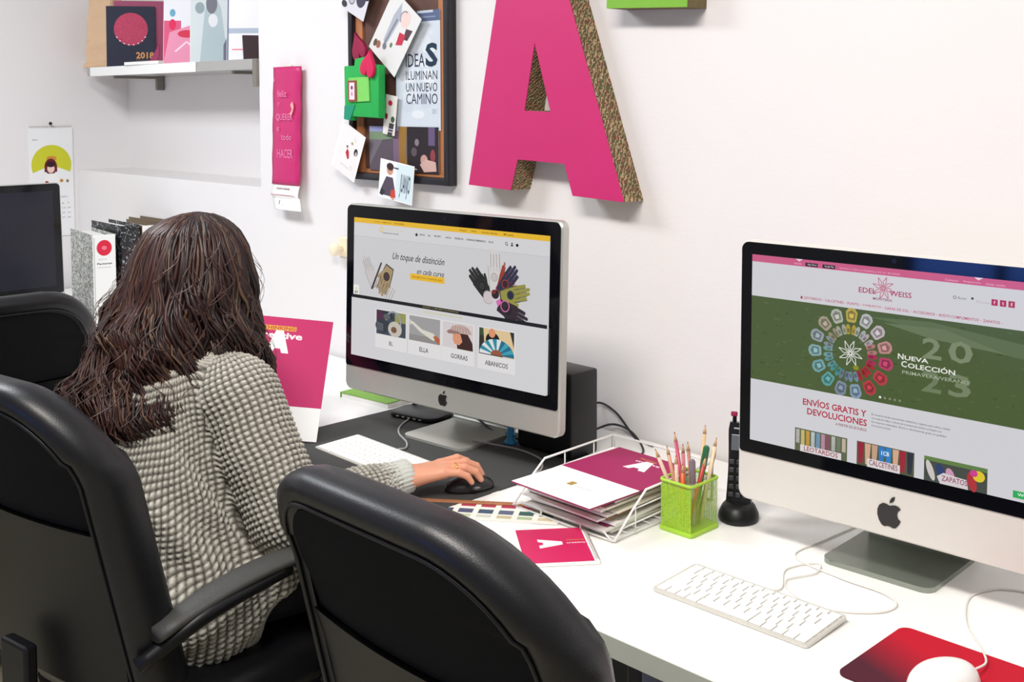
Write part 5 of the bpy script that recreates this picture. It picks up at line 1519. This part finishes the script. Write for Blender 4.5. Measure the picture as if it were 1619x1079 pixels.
# hands
def hand(nm, wr, dd, mir, mode):
    wr = np.array(wr); dd = np.array(dd, float); dd /= np.linalg.norm(dd)
    ss = np.array((dd[1], -dd[0], 0))*mir           # towards the little finger
    zz = np.cross(ss*mir, dd); zz = np.array((0, 0, 1.0))
    T = lambda a, b, c: wr+dd*a+ss*b+zz*c
    lo = T(.06, 0, 0)-.135; hi = T(.06, 0, 0)+.135; vs = .0019
    lo[2] = wr[2]-.05; hi[2] = wr[2]+.05
    Pg = grid(lo, hi, vs)
    d = g_cap(Pg, T(-.06, 0, -.002), T(.008, 0, 0), .026, .0225)
    f = 1.0 if mode == 'mouse' else .35
    for b, k in ((-.024, .082), (-.006, .086), (.012, .082), (.027, .074)):
        d = smin(d, g_cap(Pg, T(.012, b*.55, 0), T(k, b, .008*f), .0165, .0115), .012)
    fing = {-.026: (.080, .040, .024, .0088), -.007: (.086, .044, .027, .009), .012: (.082, .040, .025, .0085), .029: (.073, .031, .019, .0075)}
    for i, (b, (k, l1, l2, r)) in enumerate(fing.items()):
        spread = (i-1.5)*.14
        m_ = T(k, b, .010*f)
        def step(p, L, ang): return p+(dd*math.cos(ang)+ss*spread*math.cos(ang))*L+zz*math.sin(ang)*L
        a0, a1, a2 = (.12, -.42, -1.0) if mode == 'mouse' else (-.2, -.45, -.7)
        a0 -= .06*i
        p1 = step(m_, l1, a0); p2 = step(p1, l2, a1); p3 = step(p2, l2*.78, a2)
        d = smin(d, g_cap(Pg, m_, p1, r*1.18, r*1.0), .005)
        d = smin(d, g_cap(Pg, p1, p2, r*1.06, r*.92), .0022)
        d = smin(d, g_cap(Pg, p2, p3, r*.93, r*.78), .0018)
        if i == 2: ringp = (m_*.45+p1*.55, (p1-m_))
    t0, t1, t2, t3 = T(.012, -.018, -.006), T(.040, -.043, -.012), T(.068, -.050, -.016), T(.090, -.046, -.020)
    d = smin(d, g_cap(Pg, t0, t1, .0165, .013), .012)
    d = smin(d, g_cap(Pg, t1, t2, .0115, .010), .004)
    d = smin(d, g_cap(Pg, t2, t3, .010, .0078), .002)
    me = to_mesh(nm, d, lo, vs)
    o = pobj(nm, me, SKIN)
    return o, ringp
_, rp = hand('hand', WRR, (.44, .90, 0), 1, 'mouse')
hand('hand', WRL, (.55, .8, 0), -1, 'rest')
c_, ax = Vector(rp[0]), Vector(rp[1]).normalized()
q = ax.to_track_quat('Z', 'Y').to_matrix()
bm = B(); tube(bm, [c_+q @ Vector((.0108*math.cos(a), .0108*math.sin(a), 0)) for a in [2*math.pi*k/24 for k in range(24)]], .0016, 8, closed=True)
me = bpy.data.meshes.new('ring'); bm.to_mesh(me); bm.free(); pobj('ring', me, GOLD)

# trousers and shoes
lo, hi, vs = (-2.32, .86, .06), (-1.66, 1.62, .80), .008
Pg = grid(lo, hi, vs)
KR, KL = (-1.86, 1.42, .585), (-2.13, 1.42, .585)
d = g_ell(Pg, (-1.985, 1.035, .62), (.165, .125, .085))
for hx, K, A in ((-1.90, KR, (-1.86, 1.46, .13)), (-2.07, KL, (-2.13, 1.46, .13))):
    d = smin(d, g_cap(Pg, (hx, 1.05, .612), K, .082, .062), .04)
    d = smin(d, g_cap(Pg, K, A, .060, .046), .02)
me = to_mesh('trousers', d, lo, vs)
pobj('trousers', me, PANTS)
for x in (-1.86, -2.13):
    lo = (x-.07, 1.38, .0); hi = (x+.07, 1.70, .17); vs = .005
    Pg = grid((lo[0], lo[1], -.02), hi, vs)
    d = smin(g_cap(Pg, (x, 1.45, .045), (x, 1.60, .038), .040, .036), g_cap(Pg, (x, 1.455, .05), (x, 1.46, .135), .040, .036), .03)
    d = np.maximum(d, .002-Pg[..., 2])
    me = to_mesh('shoe', d, (lo[0], lo[1], -.02), vs)
    pobj('shoe', me, mat('black_shoe', (22, 20, 22), .4))

# jumper
lo, hi, vs = (-2.44, .82, .38), (-1.66, 1.44, 1.14), .0062
Pg = grid(lo, hi, vs)
d = g_cap(Pg, (-2.06, 1.085, .93), (-2.0, 1.045, .74), .142, .155)
d = smin(d, g_ell(Pg, (-1.985, 1.035, .60), (.205, .165, .16)), .06)
d = smin(d, g_ell(Pg, (-1.94, 1.15, .655), (.16, .125, .085)), .05)
d = smin(d, g_cap(Pg, (-2.22, 1.11, .975), (-1.925, 1.12, .985), .078, .074), .05)
d = smin(d, g_cap(Pg, (-2.07, 1.10, 1.0), (-2.075, 1.105, 1.06), .085, .060), .04)
arms = [(SHR, ELR, .078, .070), (ELR, WRR, .064, .036), (SHL, ELL, .076, .068), (ELL, WRL, .062, .036)]
da = None
for a, b, ra, rb in arms:
    b2 = np.array(b)-(np.array(b)-np.array(a))*(.12 if rb == .036 else 0)
    q_ = g_cap(Pg, a, b2, ra, rb)
    da = q_ if da is None else smin(da, q_, .03)
# batwing web below the upper arm
da = smin(da, g_cap(Pg, (-1.86, 1.13, .86), (-1.83, 1.15, .68), .055, .045), .05)
d = smin(d, da, .022)
X_, Y_, Z_ = Pg[..., 0], Pg[..., 1], Pg[..., 2]
# drapery folds
fold = .007*np.sin((Z_*1.0+Y_*1.5)*42)*np.exp(-((X_+1.86)/.10)**2-((Z_-.72)/.14)**2)
fold += .005*np.sin((Z_*1.4-Y_*.9)*55+1.0)*np.exp(-((Z_-.60)/.10)**2)
fold += -.020*np.exp(-(((Y_-1.045)+(Z_-.82)*.45)/.012)**2-((Z_-.82)/.11)**2-((X_+1.84)/.09)**2)*-1
d = d+fold
zcut = np.where(Y_ > 1.13, .575, np.maximum(.415, .575-2.2*(1.13-Y_)))
d = np.maximum(d, (zcut-Z_)*.8)
me = to_mesh('jumper', d, lo, vs, sub=1)
n = len(me.vertices)
co = np.empty(n*3, np.float32); me.vertices.foreach_get('co', co); co = co.reshape(-1, 3)
nm_ = np.empty(n*3, np.float32); me.vertices.foreach_get('normal', nm_); nm_ = nm_.reshape(-1, 3)
dt = g_cap(co, (-2.06, 1.085, .93), (-2.0, 1.045, .74), .142, .155)
best = dt-.02; uu = np.arctan2(co[:, 0]+2.02, -(co[:, 1]-1.05))*.165; vv = co[:, 2]-.42*(co[:, 1]-1.0)+.10*(co[:, 0]+2.0)
for a, b, ra, rb in arms:
    a, b = np.array(a), np.array(b)
    dc = g_cap(co, a, b, ra, rb)
    ab = (b-a)/np.linalg.norm(b-a)
    rel = co-a
    al = rel@ab
    pr = rel-al[:, None]*ab
    e1 = np.cross(ab, (0, 0, 1.0)); e1 /= np.linalg.norm(e1)+1e-9
    e2 = np.cross(ab, e1)
    an = np.arctan2(pr@e2, pr@e1)*.064
    s = dc < best
    best = np.where(s, dc, best); uu = np.where(s, an, uu); vv = np.where(s, al, vv)
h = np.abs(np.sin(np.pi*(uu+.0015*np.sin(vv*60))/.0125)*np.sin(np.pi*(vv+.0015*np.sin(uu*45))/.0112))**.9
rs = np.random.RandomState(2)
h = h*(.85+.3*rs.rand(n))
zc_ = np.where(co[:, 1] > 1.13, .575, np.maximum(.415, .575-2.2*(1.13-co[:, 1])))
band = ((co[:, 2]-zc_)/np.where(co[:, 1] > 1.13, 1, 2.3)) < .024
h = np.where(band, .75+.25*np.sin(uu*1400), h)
co2 = co+nm_*((h-.45)*.0060)[:, None]
me.vertices.foreach_set('co', co2.astype(np.float32).ravel())
me.update()
at = me.color_attributes.new('Col', 'FLOAT_COLOR', 'POINT')
c0, c1 = np.array(s2l((62, 57, 50))), np.array(s2l((202, 199, 189)))  # dark end paints recess shade into the pits between the knit puffs
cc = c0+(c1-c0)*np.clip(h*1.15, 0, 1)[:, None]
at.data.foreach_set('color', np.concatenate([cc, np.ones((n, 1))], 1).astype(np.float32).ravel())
pobj('jumper', me, attr_mat('waffle_knit_shaded_pits', 0, .9, .15))
# cuffs: ribbed
for EL, WR in ((ELR, WRR), (ELL, WRL)):
    a, b = Vector(EL), Vector(WR)
    dr = (b-a).normalized(); st = b-dr*.055
    bm = B(); prev = None
    x = dr.cross(Vector((0, 0, 1))).normalized(); y = dr.cross(x)
    NN = 72
    for k in range(9):
        s = k/8
        r = .036-.004*s if k < 8 else .027
        p_ = st+dr*(.068*min(1, s*1.08))
        ring = [bm.verts.new(p_+(x*math.cos(2*math.pi*i/NN)+y*math.sin(2*math.pi*i/NN))*(r+.0016*(1 if i % 3 else -1))) for i in range(NN)]
        if prev:
            for i in range(NN): bm.faces.new((prev[i], prev[(i+1) % NN], ring[(i+1) % NN], ring[i]))
        prev = ring
    me = bpy.data.meshes.new('cuff'); bmesh.ops.recalc_face_normals(bm, faces=bm.faces); bm.to_mesh(me); bm.free()
    pobj('cuff', me, mat('pale_rib_knit', (206, 208, 202), .9, noise=.12, nscale=200, spec=.15))

# hair: a curtain of wavy locks round the head, falling behind over the chair
zs = np.array([.78, .86, .93, 1.00, 1.10, 1.20, 1.26, 1.295, 1.315, 1.327, 1.332])
Rb = np.array([.262, .262, .243, .224, .186, .142, .118, .098, .066, .034, .0])
Rf = np.array([.12, .14, .14, .128, .116, .108, .096, .078, .056, .03, .0])
def hairR(z, az):
    w = (1-math.cos(az-math.radians(28)))/2
    lowz = min(1, max(0, (1.24-z)/.10))
    wave = 1+lowz*(.040*math.sin(z*41+2.0*math.sin(az*3)+az*2)+.028*math.sin(z*67+az*5))
    return float(np.interp(z, zs, Rb)*w+np.interp(z, zs, Rf)*(1-w))*wave
def hairP(z, az, k=1.0):
    R_ = hairR(z, az)*k
    # shoulders lift the side hair outwards a little
    return Vector((HC[0]+R_*math.sin(az), HC[1]+R_*math.cos(az), z-.008))
def zend(azd):
    return float(np.interp(azd, [25, 45, 70, 100, 122, 140, 160, 205, 260, 300, 335], [.955, .975, 1.03, 1.02, .97, .89, .81, .80, .86, .96, .98]))
hv, hf, hc = [], [], []
def lock(path, rad, col, n=4):
    k0 = len(hv)
    prevx = None
    m_ = len(path)
    for i, p in enumerate(path):
        dv = (path[min(i+1, m_-1)]-path[max(i-1, 0)]).normalized()
        out = (p-Vector((HC[0], HC[1], p.z)))
        x = dv.cross(out).normalized() if out.length > 1e-5 and dv.cross(out).length > 1e-6 else dv.orthogonal().normalized()
        y = dv.cross(x)
        for q in range(n):
            a = 2*math.pi*q/n
            v = p+(x*math.cos(a)*rad[i]*1.5+y*math.sin(a)*rad[i]*.7)
            hv.append((v.x, v.y, v.z)); hc.append(col)
    for i in range(m_-1):
        for q in range(n):
            a, b = k0+i*n+q, k0+i*n+(q+1) % n
            hf.append((a, b, b+n, a+n))
# under-volume
k0 = len(hv)
AZ = [math.radians(-28+ (360-2*22+0)*i/63+50) for i in range(64)]
zt = [1.328-.0001, 1.318, 1.30, 1.27, 1.24, 1.20, 1.16, 1.12, 1.08, 1.04, 1.0, .96, .92, .88]
for az in AZ:
    ze = zend(math.degrees(az))+.03
    for z_ in zt:
        zz_ = max(z_, ze)
        p_ = hairP(zz_, az, .86); hv.append(tuple(p_)); hc.append((38, 25, 26))
for i in range(63):
    for j in range(len(zt)-1):
        a = k0+i*len(zt)+j
        hf.append((a, a+1, a+1+len(zt), a+len(zt)))
rr = random.Random(21)
for i in range(3000):
    azd = rr.uniform(24, 336)
    az = math.radians(azd)
    kk = rr.uniform(.84, 1.06)
    ze = zend(azd)+rr.uniform(-.03, .035)
    if rr.random() < .25: ze += rr.uniform(0, .12)
    z0 = rr.uniform(1.27, 1.3315) if rr.random() < .35 else 1.331-abs(rr.gauss(0, .008))
    ph, ph2 = rr.uniform(0, 6.28), rr.uniform(0, 6.28)
    # neighbouring locks share their wave so that curls read
    cl = round(azd/9); crnd = random.Random(cl*7+int(kk*12)); ph = crnd.uniform(0, 6.28)+rr.gauss(0, .35); fq = crnd.uniform(34, 56)
    N_ = 20
    path, rad = [], []
    r0 = rr.uniform(.0013, .0032)
    for k in range(N_):
        s = k/(N_-1)
        z_ = z0+(ze-z0)*(s**1.25 if z0 > 1.3 else s)
        low = min(1, max(0, (1.22-z_)/.16))
        am = .013*low+.003
        a2 = az+ (math.sin(z_*fq+ph)*am*1.1)/max(.06, hairR(z_, az))+.06*math.sin(z_*11+ph2)*low
        p_ = hairP(z_, a2, kk+.085*math.cos(z_*fq+ph)*low)
        path.append(p_)
        rad.append(r0*(.45+.75*math.sin(math.pi*min(1, s*.9+.12)))*(1-.75*max(0, s-.75)*4*.9))
    t_ = rr.random()
    red = max(0, min(1, .8*(.5+.5*math.cos(az-math.radians(225)))+rr.gauss(0, .22)+(.25 if z0 > 1.3 and kk > .98 else 0)))
    base = np.array((25, 17, 19)); rd = np.array((104, 54, 42)); tan = np.array((124, 102, 76))
    c_ = base+(rd-base)*red*.62
    if t_ < .13: c_ = c_+(tan-c_)*rr.uniform(.25, .75)
    if t_ > .6: c_ = c_*.75
    lock(path, rad, tuple(c_))
for i in range(170):      # flyaways
    azd = rr.uniform(20, 340); az = math.radians(azd)
    z0 = rr.uniform(1.0, 1.32); L = rr.uniform(.04, .12)
    path = []
    for k in range(8):
        s = k/7
        z_ = z0-L*s
        path.append(hairP(z_, az+.25*math.sin(s*3+i)*s, 1.04+.14*math.sin(s*2.6)*rr.uniform(.9, 1.1)))
    lock(path, [.0007]*8, (84, 56, 48), 3)
# loose front locks by the cheek and over the right shoulder
for i in range(70):
    az = math.radians(rr.uniform(22, 48)); ph = rr.uniform(0, 6.28); ze = rr.uniform(.955, 1.02)
    path = []
    for k in range(18):
        s = k/17
        z_ = 1.27+(ze-1.27)*s
        path.append(hairP(z_, az+.10*math.sin(z_*38+ph*.3)*s-.0*s, 1.03+.10*s+.05*math.cos(z_*38+ph*.3)*s))
    lock(path, [.0022*(1-.6*s/17) for s in range(18)], tuple(np.array((52, 33, 28))*rr.uniform(.7, 1.5)))
me = bpy.data.meshes.new('hair')
me.from_pydata(hv, [], hf); me.update()
at = me.color_attributes.new('Col', 'FLOAT_COLOR', 'POINT')
at.data.foreach_set('color', np.concatenate([np.array([s2l(c) for c in hc]), np.ones((len(hc), 1))], 1).astype(np.float32).ravel())
pobj('hair', me, attr_mat('brown_hair', 0, .42, .45))
